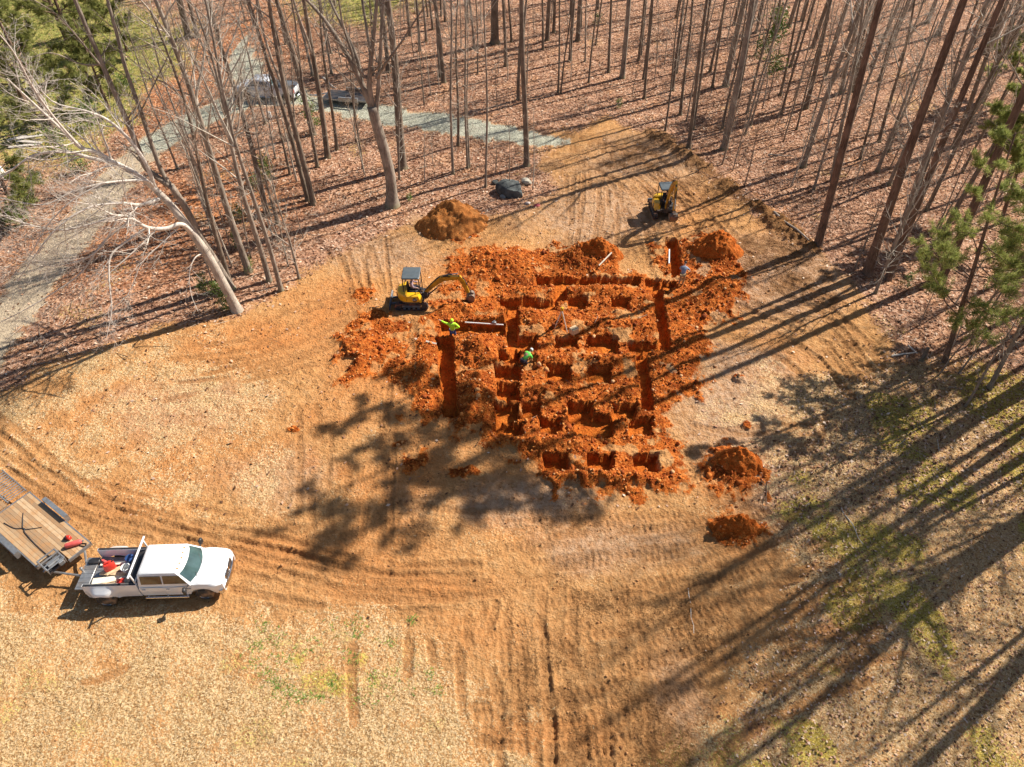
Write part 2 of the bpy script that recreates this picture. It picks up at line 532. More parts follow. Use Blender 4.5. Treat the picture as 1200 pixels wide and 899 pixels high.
# ruts of tyres and crawler tracks: path, half width, depth, cleats
RUTS = [([(-40, 470), (8, 545), (60, 590), (140, 622), (230, 642), (320, 668), (400, 692), (480, 702), (560, 700), (650, 676)], .17, .06, 0),
        ([(-20, 440), (16, 528), (70, 570), (150, 602), (250, 627), (340, 648), (430, 670), (520, 677), (610, 655), (690, 610)], .17, .06, 0),
        ([(-60, 560), (40, 578), (110, 606), (200, 628), (300, 652), (380, 672)], .16, .05, 0),
        ([(270, 690), (330, 702), (400, 714), (490, 718), (580, 712), (660, 690)], .18, .06, 0),
        ([(255, 665), (330, 683), (410, 700), (480, 706), (545, 700)], .17, .05, 0),
        ([(200, 610), (290, 622), (380, 640), (470, 640)], .15, .04, 0), ([(60, 545), (160, 578), (260, 600), (350, 618)], .14, .035, 0),
        ([(240, 440), (300, 425), (360, 398), (420, 372)], .2, .05, 0), ([(225, 420), (290, 408), (350, 382), (410, 352)], .2, .05, 0),
        ([(210, 450), (290, 440), (370, 415)], .16, .05, 0),
        ([(95, 800), (120, 794), (146, 782)], .2, .03, 0),
        ([(463, 372), (460, 420), (452, 500)], .2, .05, 1), ([(488, 376), (486, 420), (482, 470)], .2, .05, 1),
        ([(402, 302), (414, 350)], .2, .05, 1), ([(424, 292), (432, 340)], .2, .05, 1), ([(450, 288), (454, 322)], .2, .05, 1),
        ([(650, 172), (700, 188), (752, 222), (790, 265)], .22, .06, 1), ([(672, 160), (730, 178), (785, 212), (835, 262)], .22, .06, 1),
        ([(660, 185), (690, 205), (720, 240)], .2, .05, 0), ([(690, 168), (760, 196), (810, 235), (850, 275)], .2, .05, 0),
        ([(684, 205), (682, 245), (672, 300)], .18, .06, 1), ([(702, 218), (700, 255), (692, 300)], .18, .05, 1),
        ([(712, 225), (712, 262), (706, 305)], .18, .06, 1), ([(722, 228), (724, 262), (719, 300)], .18, .05, 1),
        ([(758, 300), (762, 330), (768, 350)], .2, .05, 1), ([(742, 296), (747, 322)], .2, .05, 1),
        ([(525, 325), (560, 335)], .2, .04, 1), ([(535, 318), (532, 352)], .2, .05, 1), ([(548, 318), (547, 350)], .2, .05, 1),
        ([(547, 718), (550, 770), (554, 822)], .22, .05, 1), ([(588, 670), (590, 730), (592, 790)], .22, .05, 1),
        ([(606, 722), (610, 800), (612, 880)], .22, .05, 1), ([(632, 730), (640, 800), (646, 890)], .22, .06, 1),
        ([(480, 730), (478, 790)], .22, .04, 1), ([(415, 725), (412, 790), (415, 850)], .22, .04, 1),
        ([(700, 720), (706, 790), (712, 880)], .22, .05, 1), ([(665, 760), (668, 830), (672, 920)], .24, .06, 1),
        ([(560, 840), (640, 846), (720, 838)], .24, .05, 1), ([(580, 872), (660, 874), (740, 862)], .24, .05, 1),
        ([(620, 640), (700, 625), (770, 622), (830, 610)], .22, .05, 1), ([(640, 668), (720, 660), (800, 650), (860, 645)], .22, .05, 1),
        ([(690, 700), (770, 692), (850, 672), (930, 640)], .22, .05, 1), ([(700, 745), (790, 728), (870, 702), (960, 660)], .24, .06, 1),
        ([(740, 790), (810, 762), (890, 732), (990, 690)], .24, .06, 1), ([(760, 835), (830, 795), (910, 765), (1010, 725)], .24, .06, 1),
        ([(775, 880), (845, 830), (930, 795), (1020, 765)], .24, .06, 1), ([(800, 930), (870, 865), (950, 822), (1030, 792)], .24, .06, 1),
        ([(830, 545), (790, 560), (745, 600)], .2, .04, 1), ([(815, 500), (880, 510), (950, 500)], .2, .04, 1),
        ([(870, 400), (920, 425), (965, 470), (960, 520)], .25, .06, 1), ([(900, 388), (950, 415), (1000, 465)], .25, .06, 1),
        ([(830, 350), (900, 370), (970, 405)], .22, .05, 1), ([(845, 320), (915, 345), (990, 378)], .22, .05, 1),
        ([(800, 255), (860, 290), (930, 330), (990, 360)], .22, .05, 1), ([(470, 590), (540, 600), (620, 600)], .2, .04, 1),
        ([(350, 480), (352, 540), (350, 600)], .2, .04, 1), ([(372, 478), (376, 540)], .2, .04, 1)]
def between(A, B, n, hw, dep, cl, seed, jit=7):
    rg = np.random.default_rng(seed)
    for k in range(n):
        t = (k + rg.uniform(.2, .8)) / n
        a = int(rg.integers(0, 2)); 
        P = [(x0 + (x1 - x0) * t + rg.normal(0, jit * .5), y0 + (y1 - y0) * t + rg.normal(0, jit * .4)) for (x0, y0), (x1, y1) in zip(A, B)]
        RUTS.append((P[a:] if rg.uniform() < .5 else P, hw * rg.uniform(.8, 1.2), dep * rg.uniform(.5, 1.1), cl))


# the crawler's turning arcs over the lower right, the strips at the bottom, the truck's loop at the left
between([(620, 650), (700, 640), (780, 630), (850, 610), (930, 570)], [(690, 935), (780, 880), (860, 835), (960, 800), (1060, 770)], 17, .22, .05, 1, 31)
between([(500, 715), (500, 760), (505, 830), (510, 900)], [(760, 690), (765, 760), (775, 830), (785, 910)], 12, .2, .05, 1, 32)
between([(560, 800), (640, 806), (720, 795)], [(560, 900), (650, 905), (750, 890)], 8, .2, .05, 1, 33)
between([(-60, 520), (30, 580), (120, 618), (240, 645), (350, 676), (450, 700), (560, 706)], [(-60, 440), (20, 505), (90, 560), (200, 600), (330, 630), (440, 655), (560, 655)], 12, .15, .045, 0, 34, 10)
between([(200, 400), (280, 390), (350, 360), (430, 330)], [(200, 470), (300, 455), (380, 430), (430, 400)], 8, .17, .05, 0, 35)
between([(800, 360), (870, 380), (940, 415), (985, 480)], [(850, 280), (920, 320), (985, 360), (1040, 420)], 9, .22, .06, 1, 36)
between([(640, 178), (690, 200), (730, 240), (745, 300)], [(690, 150), (760, 178), (830, 230), (880, 290)], 10, .2, .06, 1, 37)
between([(655, 205), (660, 250), (655, 300)], [(745, 225), (745, 262), (735, 300)], 9, .18, .05, 1, 38)
between([(600, 600), (700, 595), (800, 590)], [(600, 650), (700, 640), (820, 630)], 5, .2, .04, 1, 39)
between([(380, 295), (405, 350), (420, 380)], [(465, 280), (468, 320), (470, 350)], 8, .18, .05, 1, 40)
between([(350, 490), (350, 560), (352, 620)], [(480, 500), (480, 570), (470, 640)], 6, .18, .04, 1, 41)
between([(780, 500), (860, 500), (950, 490)], [(790, 570), (870, 560), (960, 550)], 5, .2, .05, 1, 42)
RUTS = [(smooth_path(W(p), 5), w, d, c) for p, w, d, c in RUTS]
RUTSEED = np.random.default_rng(4)


def near(X, Y, P, pad):
    P = np.asarray(P)
    return (X > P[:, 0].min() - pad) & (X < P[:, 0].max() + pad) & (Y > P[:, 1].min() - pad) & (Y < P[:, 1].max() + pad)


def pmask(X, Y, poly, soft, wob=None):
    m = np.zeros(X.shape)
    k = near(X, Y, poly, soft * 2 + 2)
    if k.any():
        d = sdf(X[k], Y[k], poly)
        if wob is not None:
            d = d + wob[k]
        m[k] = 1 - sstep(-soft, soft, d)
    return m


def fields(X, Y):
    """height and soil cover of the ground at any points"""
    X = np.asarray(X, float).ravel(); Y = np.asarray(Y, float).ravel()
    w1 = fbm(X * .35, Y * .35, 4, 3) * 4.0
    w2 = fbm(X * 1.3, Y * 1.3, 4, 8) * 1.6
    clear = pmask(X, Y, CLEAR, .9, w1 * .7 + w2 * .8)
    grassr = pmask(X, Y, GRASS_R, 1.6, w1); grassl = pmask(X, Y, GRASS_L, 2.0, w1 * 1.2 + w2 * 1.6)
    strawl = pmask(X, Y, STRAW_L, 1.5, w1 * .7); strawr = pmask(X, Y, STRAW_R, 1.6, w1)
    lawn = np.maximum(pmask(X, Y, LAWN, 3, w1 * 2), pmask(X, Y, LAWN2, 4, w1 * 2))
    far = 1 - sstep(60, 120, np.hypot(X, Y - 40))
    z = fbm(X * .06, Y * .06, 3, 21) * .5 + fbm(X * .5, Y * .5, 3, 5) * .12
    leaf = (1 - clear) * (1 - .78 * grassr)
    orange = np.zeros(X.shape)
    for cx, cy, rx, ry, a in ORANGE:
        gx, gy = G(cx, cy); mp = mpp(cy); sy = mp / (H / math.hypot(H, gy))
        d = np.hypot((X - gx) / (rx * mp), (Y - gy) / (ry * sy))
        orange = np.maximum(orange, a * (1 - sstep(.3, 1.2, d + w1 * .2 + w2 * .2)))
    z += leaf * (fbm(X * 2.2, Y * 2.2, 3, 31) * .14)
    patch = fbm(X * .8, Y * .8, 4, 44) * 1.1
    straw = np.clip(grassl * (.78 + patch * .9) + grassr * (.8 + patch) + strawl * (.42 + patch) + strawr * (.40 + patch) + clear * (.0 + patch * .6), 0, 1) * (1 - .45 * orange)
    z += clear * fbm(X * 1.8, Y * 1.8, 4, 41) * .12
    k = np.nonzero((clear + grassr > .05) & (Y < 60) & (np.abs(X) < 40))[0]
    if len(k):
        x, y = X[k], Y[k]
        f1, v1 = worley(x * 3.4 + w2[k], y * 3.4, 61); f2, v2 = worley(x * 6.5, y * 6.5 + w2[k], 63)
        pt = sstep(-.12, .2, fbm(x * .7, y * .7, 3, 65)) * (1 - grassl[k] * .5)
        z[k] += ((np.maximum(0, .6 - f1) * (v1 > .6) * .09 + np.maximum(0, .6 - f2) * (v2 > .5) * .07) * pt + fbm(x * 5, y * 5, 3, 67) * .05)
    # roads
    gravel = np.zeros(X.shape); path = np.zeros(X.shape)
    for P, hw in ((smooth_path(ROAD), 1.6), (smooth_path(ROAD_UP), 1.6)):
        k = near(X, Y, P, 4)
        d, u = polyline(X[k], Y[k], P)
        hw = hw * np.where(u < 6, .45 + .55 * u / 6, 1) if P[0, 0] > -5 else hw
        g = 1 - sstep(hw - .35, hw + .6, d + w2[k] * .9)
        gravel[k] = np.maximum(gravel[k], g)
    k = Y > 66
    gravel[k] *= 1 - sstep(66, 78, Y[k] + w2[k] * 3) * (X[k] < -30) * .8
    P = smooth_path(PATH)
    k = near(X, Y, P, 5)
    d, u = polyline(X[k], Y[k], P)
    path[k] = 1 - sstep(1.1, 2.1, d + w2[k] * 1.0)
    leaf *= (1 - gravel) * (1 - path * .9)
    # clay
    clay = pmask(X, Y, CLAY, .6, w2 * 1.6 + fbm(X * 4, Y * 4, 2, 2) * .7)
    for cx, cy, rx, ry in CLAY_SPOTS:
        gx, gy = G(cx, cy); mp = mpp(cy); sy = mp / (H / math.hypot(H, gy))
        d = np.hypot((X - gx) / (rx * mp), (Y - gy) / (ry * sy))
        clay = np.maximum(clay, 1 - sstep(.55, 1.15, d + w2 * .5 + fbm(X * 4, Y * 4, 2, 2) * .7))
    rough = clay.copy()
    lump = np.zeros(X.shape)
    k = clay > .01
    if k.any():
        x, y = X[k], Y[k]
        f1, v1 = worley(x * 2.2 + fbm(x * 3, y * 3, 2, 1), y * 2.2 + fbm(x * 3, y * 3, 2, 6), 3)
        f2, v2 = worley(x * 5.5, y * 5.5, 13)
        f3, v3 = worley(x * 10, y * 10, 23)
        lump[k] = np.maximum(0, .75 - f1) * v1 ** 2 * .20 + np.maximum(0, .7 - f2) * v2 * .15 + np.maximum(0, .7 - f3) * v3 * .09 + fbm(x * .9, y * .9, 3, 51) * .35
    mound = np.zeros(X.shape)
    for cx, cy, rx, ry, h in MOUNDS:
        gx, gy = G(cx, cy); mp = mpp(cy); sy = mp / (H / math.hypot(H, gy))
        d2 = ((X - gx) / (rx * mp)) ** 2 + ((Y - gy) / (ry * sy)) ** 2
        mound = np.maximum(mound, 1.3 * h * np.exp(-d2 * 1.3))
    z += clay * (lump + .05) + mound * np.maximum(clay, .3) * (1 + w2 * .5)
    # windrow of dark soil along the right edge of the clearing
    dark = np.zeros(X.shape)
    P = smooth_path(BERM)
    k = near(X, Y, P, 4)
    if k.any():
        d, u = polyline(X[k], Y[k], P)
        b = np.exp(-((d + w2[k] * .9) / .85) ** 2) * sstep(.25, .55, vn(u * .5, u * 0, 5))
        z[k] += b * (.42 + fbm(X[k] * 3, Y[k] * 3, 3, 71) * .6)
        dark[k] = np.maximum(dark[k], np.exp(-((d + w2[k] * 1.2) / 1.25) ** 2) * .8)
        leaf[k] *= 1 - b
    # darker churned soil at the upper right of the plot
    for cx, cy, rx, ry, a in ((880, 290, 90, 56, .85), (930, 345, 70, 46, .85), (820, 230, 70, 42, .85), (985, 395, 50, 50, .65), (720, 185, 90, 30, .75), (780, 215, 60, 40, .6), (420, 260, 50, 16, .5), (560, 262, 60, 14, .5), (640, 285, 60, 14, .4), (470, 545, 60, 18, .4), (545, 600, 60, 26, .4), (620, 690, 80, 20, .35), (850, 680, 70, 50, .35), (760, 850, 100, 60, .68), (620, 790, 150, 110, .62), (760, 720, 150, 70, .6), (880, 760, 110, 70, .62), (700, 880, 150, 50, .62), (530, 760, 60, 70, .5), (600, 690, 120, 40, .5), (500, 640, 90, 50, .45)):
        gx, gy = G(cx, cy); mp = mpp(cy); sy = mp / (H / math.hypot(H, gy))
        d = np.hypot((X - gx) / (rx * mp), (Y - gy) / (ry * sy))
        dark = np.maximum(dark, a * (1 - sstep(.1, 1.25, d + w1 * .4 + w2 * .7)) * clear * (.72 + fbm(X * .9, Y * .9, 4, 171) * 1.1))
    dull = np.zeros(X.shape)
    for cx, cy, rx, ry, a in ((700, 245, 110, 50, .8), (760, 190, 120, 40, .8), (900, 320, 110, 70, .9), (850, 470, 110, 90, .9), (930, 560, 80, 80, .8), (620, 590, 140, 34, .8), (730, 640, 120, 40, .7), (450, 295, 80, 30, .7),
                              (330, 560, 90, 40, .5), (800, 820, 40, 60, .6), (500, 240, 90, 30, .8), (215, 480, 110, 40, .5)):
        gx, gy = G(cx, cy); mp = mpp(cy); sy = mp / (H / math.hypot(H, gy))
        d = np.hypot((X - gx) / (rx * mp), (Y - gy) / (ry * sy))
        dull = np.maximum(dull, a * (1 - sstep(.3, 1.2, d + w1 * .2 + w2 * .3)))
    # ruts
    trk = np.zeros(X.shape); tru = np.zeros(X.shape)
    for i, (P, hw, dep, cl) in enumerate(RUTS):
        k = np.nonzero(near(X, Y, P, 1.0))[0]
        if not len(k):
            continue
        d, u = polyline(X[k], Y[k], P)
        d = d + fbm(X[k] * 2.5, Y[k] * 2.5, 2, i) * .12
        gate = sstep(.32, .5, vn(u * .55 + i * 7.7, d * 0 + i, 61))          # the rut comes and goes
        gate = np.maximum(gate, .1)
        prof = -(1 - sstep(hw * .7, hw * 1.15, d)) + .55 * np.exp(-((d - hw * 1.45) / (hw * .38)) ** 2)
        z[k] += prof * dep * gate * (1 - clay[k] * .7)
        m = (1 - sstep(hw * .7, hw * 1.2, d)) * gate
        z[k] += cl * m * np.where(np.sin(u * 2 * PI / .31) > .1, .034, -.016) * (1 - clay[k]) * sstep(.2, .75, vn(u * 2.1 + i, d * 3 + i, 77))
        up = m > trk[k]
        kk = k[up]
        tru[kk] = u[up] * (1 if cl else 0); trk[kk] = m[up]
    straw *= 1 - trk * .7
    # pits and trenches, straight-walled
    pit = np.zeros(X.shape)
    for q, dep in [([(a, b), (c, b), (c, d_), (a, d_)], dd) for a, b, c, d_, dd in PITS] + QUADS:
        P = W(q)
        k = np.nonzero(near(X, Y, P, .6))[0]
        if not len(k):
            continue
        d = sdf(X[k], Y[k], P) + fbm(X[k] * 4, Y[k] * 4, 3, 81) * .34
        m = 1 - sstep(-.05, .05, d)
        fl = -dep * .74 + fbm(X[k] * 2, Y[k] * 2, 3, 91) * .16
        zz = np.minimum(z[k], fl)
        z[k] = z[k] * (1 - m) + zz * m
        pit[k] = np.maximum(pit[k], m)
        clay[k] = np.maximum(clay[k], (1 - sstep(.0, .25, d)))
    tread = np.where(pit > .2, 0, trk)
    straw *= (1 - clay) * (1 - pit)
    clay = np.maximum(clay * (1 - .85 * sstep(.06, .2, fbm(X * 1.0 + 3, Y * 1.0, 4, 131)) * (mound < .25)), pit)
    gx, gy = G(375, 778)
    gl = 1 - sstep(.3, 1.1, np.hypot((X - gx) / 4.2, (Y - gy) / 2.0) + w2 * .3 + w1 * .1)
    moss = gl * .6 * sstep(-.1, .2, fbm(X * 1.1, Y * 1.1, 4, 151)) + sstep(.03, .16, fbm(X * .33 + 5, Y * .33, 4, 101)) * grassr + sstep(.1, .24, fbm(X * .6 + 5, Y * .6, 4, 111)) * grassl * .28 \
        + lawn * .6 + sstep(.2, .32, fbm(X * .3 + 5, Y * .3, 4, 121)) * leaf * .25
    straw = np.maximum(straw, lawn * .4); leaf = np.clip(leaf * (1 - lawn * .7), 0, 1)
    return dict(z=z * far, clay=clay, leaf=leaf, straw=straw, gravel=gravel, path=path, moss=np.clip(moss, 0, 1), dark=dark,
                trk=tread, tru=tru, pit=pit, lawn=lawn, orange=orange, dull=dull, clear=clear, rough=rough, grassr=grassr, grassl=grassl)


def gz(x, y):
    return float(fields([x], [y])['z'][0])


def axis_lines(lo, hi, fine, f0, f1, mid, m0, m1):
    a = list(np.arange(f0, f1, fine))
    x = f1
    while x < m1:
        a.append(x); x += mid
    st = mid
    while x < hi:
        a.append(x); st = min(st * 1.12, 40); x += st
    a.append(hi)
    b = []; x = f0 - mid
    while x > m0:
        b.append(x); x -= mid
    st = mid
    while x > lo:
        b.append(x); st = min(st * 1.12, 40); x -= st
    b.append(lo)
    return np.array(b[::-1] + a)


def make_ground():
    xs = axis_lines(-420, 420, .06, -9.5, 14.5, .08, -27, 28)
    ys = axis_lines(-250, 520, .06, 22, 46, .08, 7, 52)
    X, Y = np.meshgrid(xs, ys)
    f = fields(X, Y)
    nx, ny = len(xs), len(ys)
    v = np.stack([X.ravel(), Y.ravel(), f['z']], -1)
    i = np.arange(ny - 1)[:, None] * nx + np.arange(nx - 1)[None, :]
    q = np.stack([i, i + 1, i + nx + 1, i + nx], -1).reshape(-1, 4)
    nb = NB(); nb.add(v, q)
    o = nb.build('ground', ground_material(), smooth=True, angle=180, fix=False)
    for k in ('clay', 'leaf', 'straw', 'gravel', 'path', 'moss', 'dark', 'trk', 'orange', 'dull', 'lawn', 'pit'):
        a = o.data.attributes.new(k, 'FLOAT', 'POINT')
        a.data.foreach_set('value', f[k].astype(np.float32))
    tag(o, 'cleared and dug building plot with leaf litter, ruts and dry grass around it', None, None, 'structure')
    return o


def ground_material():
    m, nt, b = new_mat('ground_cover')
    L = nt.links
    geo = nd(nt, 'ShaderNodeNewGeometry')
    P = geo.outputs['Position']
    A = lambda k: nd(nt, 'ShaderNodeAttribute', attribute_name=k).outputs['Fac']

    def noise(s, d=4.0, r=.6):
        n = nd(nt, 'ShaderNodeTexNoise', i_Scale=s, i_Detail=d, i_Roughness=r)
        L.new(P, n.inputs['Vector']); return n.outputs[0]

    def voro(s):
        n = nd(nt, 'ShaderNodeTexVoronoi', i_Scale=s)
        L.new(P, n.inputs['Vector']); return n
    nbig, nmid, nfine = noise(.35, 5.0), noise(3.0, 6.0, .65), noise(16.0, 5.0, .7)
    v1 = voro(7.0)
    sep = nd(nt, 'ShaderNodeSeparateColor'); L.new(v1.outputs['Color'], sep.inputs[0])
    cell = sep.outputs[0]
    v2 = voro(17.0)
    sep2 = nd(nt, 'ShaderNodeSeparateColor'); L.new(v2.outputs['Color'], sep2.inputs[0])
    cell2 = sep2.outputs[0]
    mixn = mth(nt, 'MULTIPLY_ADD', nfine, .6, mth(nt, 'MULTIPLY', cell2, .4))
    # leaf litter
    lf = ramp(nt, [(.12, (.045, .022, .014)), (.34, (.22, .102, .058)), (.55, (.43, .228, .138)), (.78, (.57, .35, .235)), (1, (.70, .50, .37))],
              mth(nt, 'MULTIPLY_ADD', cell, .55, mth(nt, 'MULTIPLY', nfine, .55)))
    lf = mixc(nt, ramp(nt, [(.36, (1, 1, 1)), (.52, (0, 0, 0))], noise(.9, 6.0, .7)), lf, mixc(nt, 1.0, lf, (.68, .62, .62), 'MULTIPLY'))
    lf = mixc(nt, ramp(nt, [(.52, (0, 0, 0)), (.66, (1, 1, 1))], nbig), lf, mixc(nt, 1.0, lf, (1.15, 1.12, 1.0), 'MULTIPLY'))
    lf = mixc(nt, mth(nt, 'MULTIPLY', A('orange'), .75), lf, mixc(nt, 1.0, lf, (1.25, .85, .50), 'MULTIPLY'))
    # packed soil
    so = ramp(nt, [(.25, (.20, .08, .028)), (.40, (.42, .20, .072)), (.55, (.54, .285, .115)), (.75, (.64, .40, .21))],
              mth(nt, 'MULTIPLY_ADD', nmid, .6, mth(nt, 'MULTIPLY', nfine, .4)))
    so = mixc(nt, mth(nt, 'MULTIPLY', A('orange'), ramp(nt, [(.35, (.45,) * 3), (.6, (1,) * 3)], nbig)), so, mixc(nt, .6, so, (.52, .175, .042)))
    so = mixc(nt, mth(nt, 'MULTIPLY', A('dull'), ramp(nt, [(.3, (.55,) * 3), (.6, (1,) * 3)], nmid)), so, ramp(nt, [(.28, (.14, .075, .045)), (.42, (.33, .195, .12)), (.56, (.47, .31, .205)), (.72, (.60, .43, .31))], mth(nt, 'MULTIPLY_ADD', nmid, .6, mth(nt, 'MULTIPLY', nfine, .4))))
    spot = ramp(nt, [(.10, (.75,) * 3), (.20, (0, 0, 0))], mth(nt, 'MULTIPLY_ADD', cell, .7, mth(nt, 'MULTIPLY', nmid, .3)))
    so = mixc(nt, spot, so, (.21, .095, .038))
    # straw
    st = ramp(nt, [(.20, (.13, .065, .025)), (.38, (.38, .21, .085)), (.56, (.60, .39, .19)), (.8, (.78, .60, .37))], mixn)
    # clay
    cl = ramp(nt, [(.25, (.07, .014, .004)), (.40, (.30, .055, .008)), (.54, (.56, .155, .024)), (.70, (.64, .26, .075)), (.85, (.62, .40, .22))],
              mth(nt, 'MULTIPLY_ADD', nmid, .5, mth(nt, 'MULTIPLY', mixn, .5)))
    cl = mixc(nt, ramp(nt, [(.40, (1, 1, 1)), (.56, (0, 0, 0))], noise(1.3, 5.0, .7)), cl, mixc(nt, 1.0, cl, (.55, .45, .42), 'MULTIPLY'))
    clp = ramp(nt, [(.35, (.40, .085, .01)), (.65, (.64, .19, .026))], nmid)
    cl = mixc(nt, mth(nt, 'MULTIPLY', A('pit'), .85), cl, clp)
    # gravel, track
    gr = ramp(nt, [(.0, (.20, .19, .14)), (.5, (.40, .40, .31)), (1, (.58, .57, .47))], cell2)
    pa = ramp(nt, [(.3, (.36, .28, .19)), (.7, (.58, .48, .35))], mth(nt, 'MULTIPLY_ADD', nmid, .5, mth(nt, 'MULTIPLY', nfine, .5)))
    mo = ramp(nt, [(.25, (.16, .11, .02)), (.5, (.44, .33, .05)), (.8, (.64, .50, .15))], mixn)
    dk = ramp(nt, [(.32, (.075, .034, .013)), (.5, (.19, .088, .032)), (.68, (.33, .17, .068))], nmid)

    def grain(a, amt=.5):
        """break the edge of a cover up into the grain of the ground"""
        x = mth(nt, 'ADD', a, mth(nt, 'MULTIPLY', mth(nt, 'SUBTRACT', mixn, .5), amt * 2))
        r = nd(nt, 'ShaderNodeMapRange', interpolation_type='SMOOTHSTEP')
        r.inputs['From Min'].default_value = .35; r.inputs['From Max'].default_value = .65
        L.new(x, r.inputs[0]); return r.outputs[0]
    c = so
    c = mixc(nt, grain(A('straw'), .9), c, st)
    c = mixc(nt, grain(A('leaf'), .7), c, lf)
    c = mixc(nt, mth(nt, 'MULTIPLY', grain(A('path'), .3), .95), c, pa)
    c = mixc(nt, mth(nt, 'MULTIPLY', grain(A('moss'), .9), .88), c, mo)
    c = mixc(nt, mth(nt, 'MULTIPLY', grain(A('lawn'), .8), .8), c, ramp(nt, [(.25, (.13, .12, .03)), (.5, (.30, .29, .075)), (.8, (.52, .45, .19))], mixn))
    c = mixc(nt, grain(A('gravel'), .4), c, gr)
    c = mixc(nt, mth(nt, 'MULTIPLY', grain(A('dark'), .5), .85), c, dk)
    # crawler tracks: turned-up soil
    c = mixc(nt, mth(nt, 'MULTIPLY', A('trk'), .42), c, (.29, .135, .05))
    c = mixc(nt, grain(A('clay'), .6), c, cl)
    L.new(c, b.inputs['Base Color'])
    b.inputs['Roughness'].default_value = .95
    b.inputs['Specular IOR Level'].default_value = .12
    # bump: grain everywhere
    hgt = mth(nt, 'ADD', mth(nt, 'MULTIPLY_ADD', nmid, .8, nfine), mth(nt, 'MULTIPLY', v1.outputs['Distance'], .6))
    bp = nd(nt, 'ShaderNodeBump', i_Strength=1.0, i_Distance=.09)
    L.new(hgt, bp.inputs['Height']); L.new(bp.outputs[0], b.inputs['Normal'])
    return m


GROUND = make_ground()


# ------------------------------------------------------------------ loose cover: leaves, dry grass, clods, twigs
def scatter(n, x0, x1, y0, y1, key, thr=.3, seed=1):
    r = np.random.default_rng(seed)
    X = r.uniform(x0, x1, n); Y = r.uniform(y0, y1, n)
    px, py = proj(X, Y)
    k = (px > -60) & (px < 1260) & (py > -40) & (py < 950)
    X, Y = X[k], Y[k]
    f = fields(X, Y)
    w = key(f)
    k = r.uniform(0, 1, len(X)) < w
    return X[k], Y[k], f['z'][k], {a: b[k] for a, b in f.items()}


def flat_bits(name, X, Y, Z, size, aspect, tilt, mat, label, seed, lift=.02, tint=None):
    """many small flat pieces lying on the ground"""
    r = np.random.default_rng(seed)
    n = len(X)
    s = size * r.uniform(.6, 1.5, n)
    a = r.uniform(0, 2 * PI, n)
    u = np.stack([np.cos(a), np.sin(a), r.normal(0, tilt, n)], -1) * s[:, None] / 2
    w = np.stack([-np.sin(a), np.cos(a), r.normal(0, tilt, n)], -1) * (s * aspect)[:, None] / 2
    c = np.stack([X, Y, Z + lift + np.abs(u[:, 2]) + np.abs(w[:, 2])], -1)
    v = np.stack([c - u, c - w, c + u, c + w], 1).reshape(-1, 3)
    q = np.arange(n * 4).reshape(-1, 4)
    t = r.uniform(0, 1, n) if tint is None else tint
    col = np.repeat(np.stack([t, t, t, np.ones(n)], -1), 4, 0)
    nb = NB(); nb.add(v, q, col=col)
    o = nb.build(name, mat, smooth=False, fix=False)
    return tag(o, label, None, None, 'stuff')


M_LEAF = tinted('dead_leaves', [(0, (.09, .042, .022)), (.3, (.24, .115, .058)), (.55, (.42, .225, .135)), (.8, (.58, .37, .25)), (1, (.76, .60, .46))], transl=.12)
M_STRAW = tinted('dry_grass', [(0, (.28, .16, .06)), (.4, (.52, .34, .15)), (.75, (.70, .52, .28)), (1, (.82, .70, .48))], transl=.15)
M_GREEN = tinted('green_weed', [(0, (.08, .15, .025)), (.5, (.17, .28, .05)), (1, (.34, .42, .10))], transl=.2)
M_CLOD = tinted('clay_clod', [(0, (.09, .02, .006)), (.3, (.33, .07, .011)), (.65, (.57, .165, .028)), (.88, (.62, .24, .06)), (1, (.60, .36, .18))])
M_TWIG = tinted('fallen_twig', [(0, (.12, .08, .05)), (.5, (.32, .25, .18)), (1, (.58, .50, .40))])

X, Y, Z, f = scatter(420000, -62, 62, 20, 96, lambda f: f['leaf'] * (1 - f['gravel']) * .42 + f['grassr'] * .2 + f['clear'] * .02 * (1 - f['clay']), seed=2)
flat_bits('leaf_litter', X, Y, Z, .17, .6, .28, M_LEAF, 'dead oak leaves lying all over the forest floor', 3)
X, Y, Z, f = scatter(60000, 8, 30, 6, 30, lambda f: f['grassr'] * .25, seed=12)
flat_bits('leaf_scatter', X, Y, Z, .11, .6, .3, M_LEAF, 'dead leaves strewn over the mossy grass at the lower right', 13)


def grass_blades(name, X, Y, Z, ln, wd, mat, label, seed, up=.5, per=3, kind='stuff'):
    r = np.random.default_rng(seed)
    X, Y, Z = (np.repeat(a, per) for a in (X, Y, Z))
    n = len(X)
    a = r.uniform(0, 2 * PI, n)
    l = ln * r.uniform(.5, 1.5, n)
    d = np.stack([np.cos(a), np.sin(a), np.abs(r.normal(up, .35, n))], -1)
    d /= np.linalg.norm(d, axis=1)[:, None]
    s = np.stack([-np.sin(a), np.cos(a), np.zeros(n)], -1) * wd
    c = np.stack([X + r.normal(0, .03, n), Y + r.normal(0, .03, n), Z - .01], -1)
    v = np.stack([c - s, c + s, c + d * l[:, None] + s * .3], 1).reshape(-1, 3)
    t = np.arange(n * 3).reshape(-1, 3)
    k = np.repeat(r.uniform(0, 1, n), 3)
    nb = NB(); nb.add(v, None, t, col=np.stack([k, k, k, np.ones(n * 3)], -1))
    o = nb.build(name, mat, smooth=False, fix=False)
    return tag(o, label, None, None, kind)


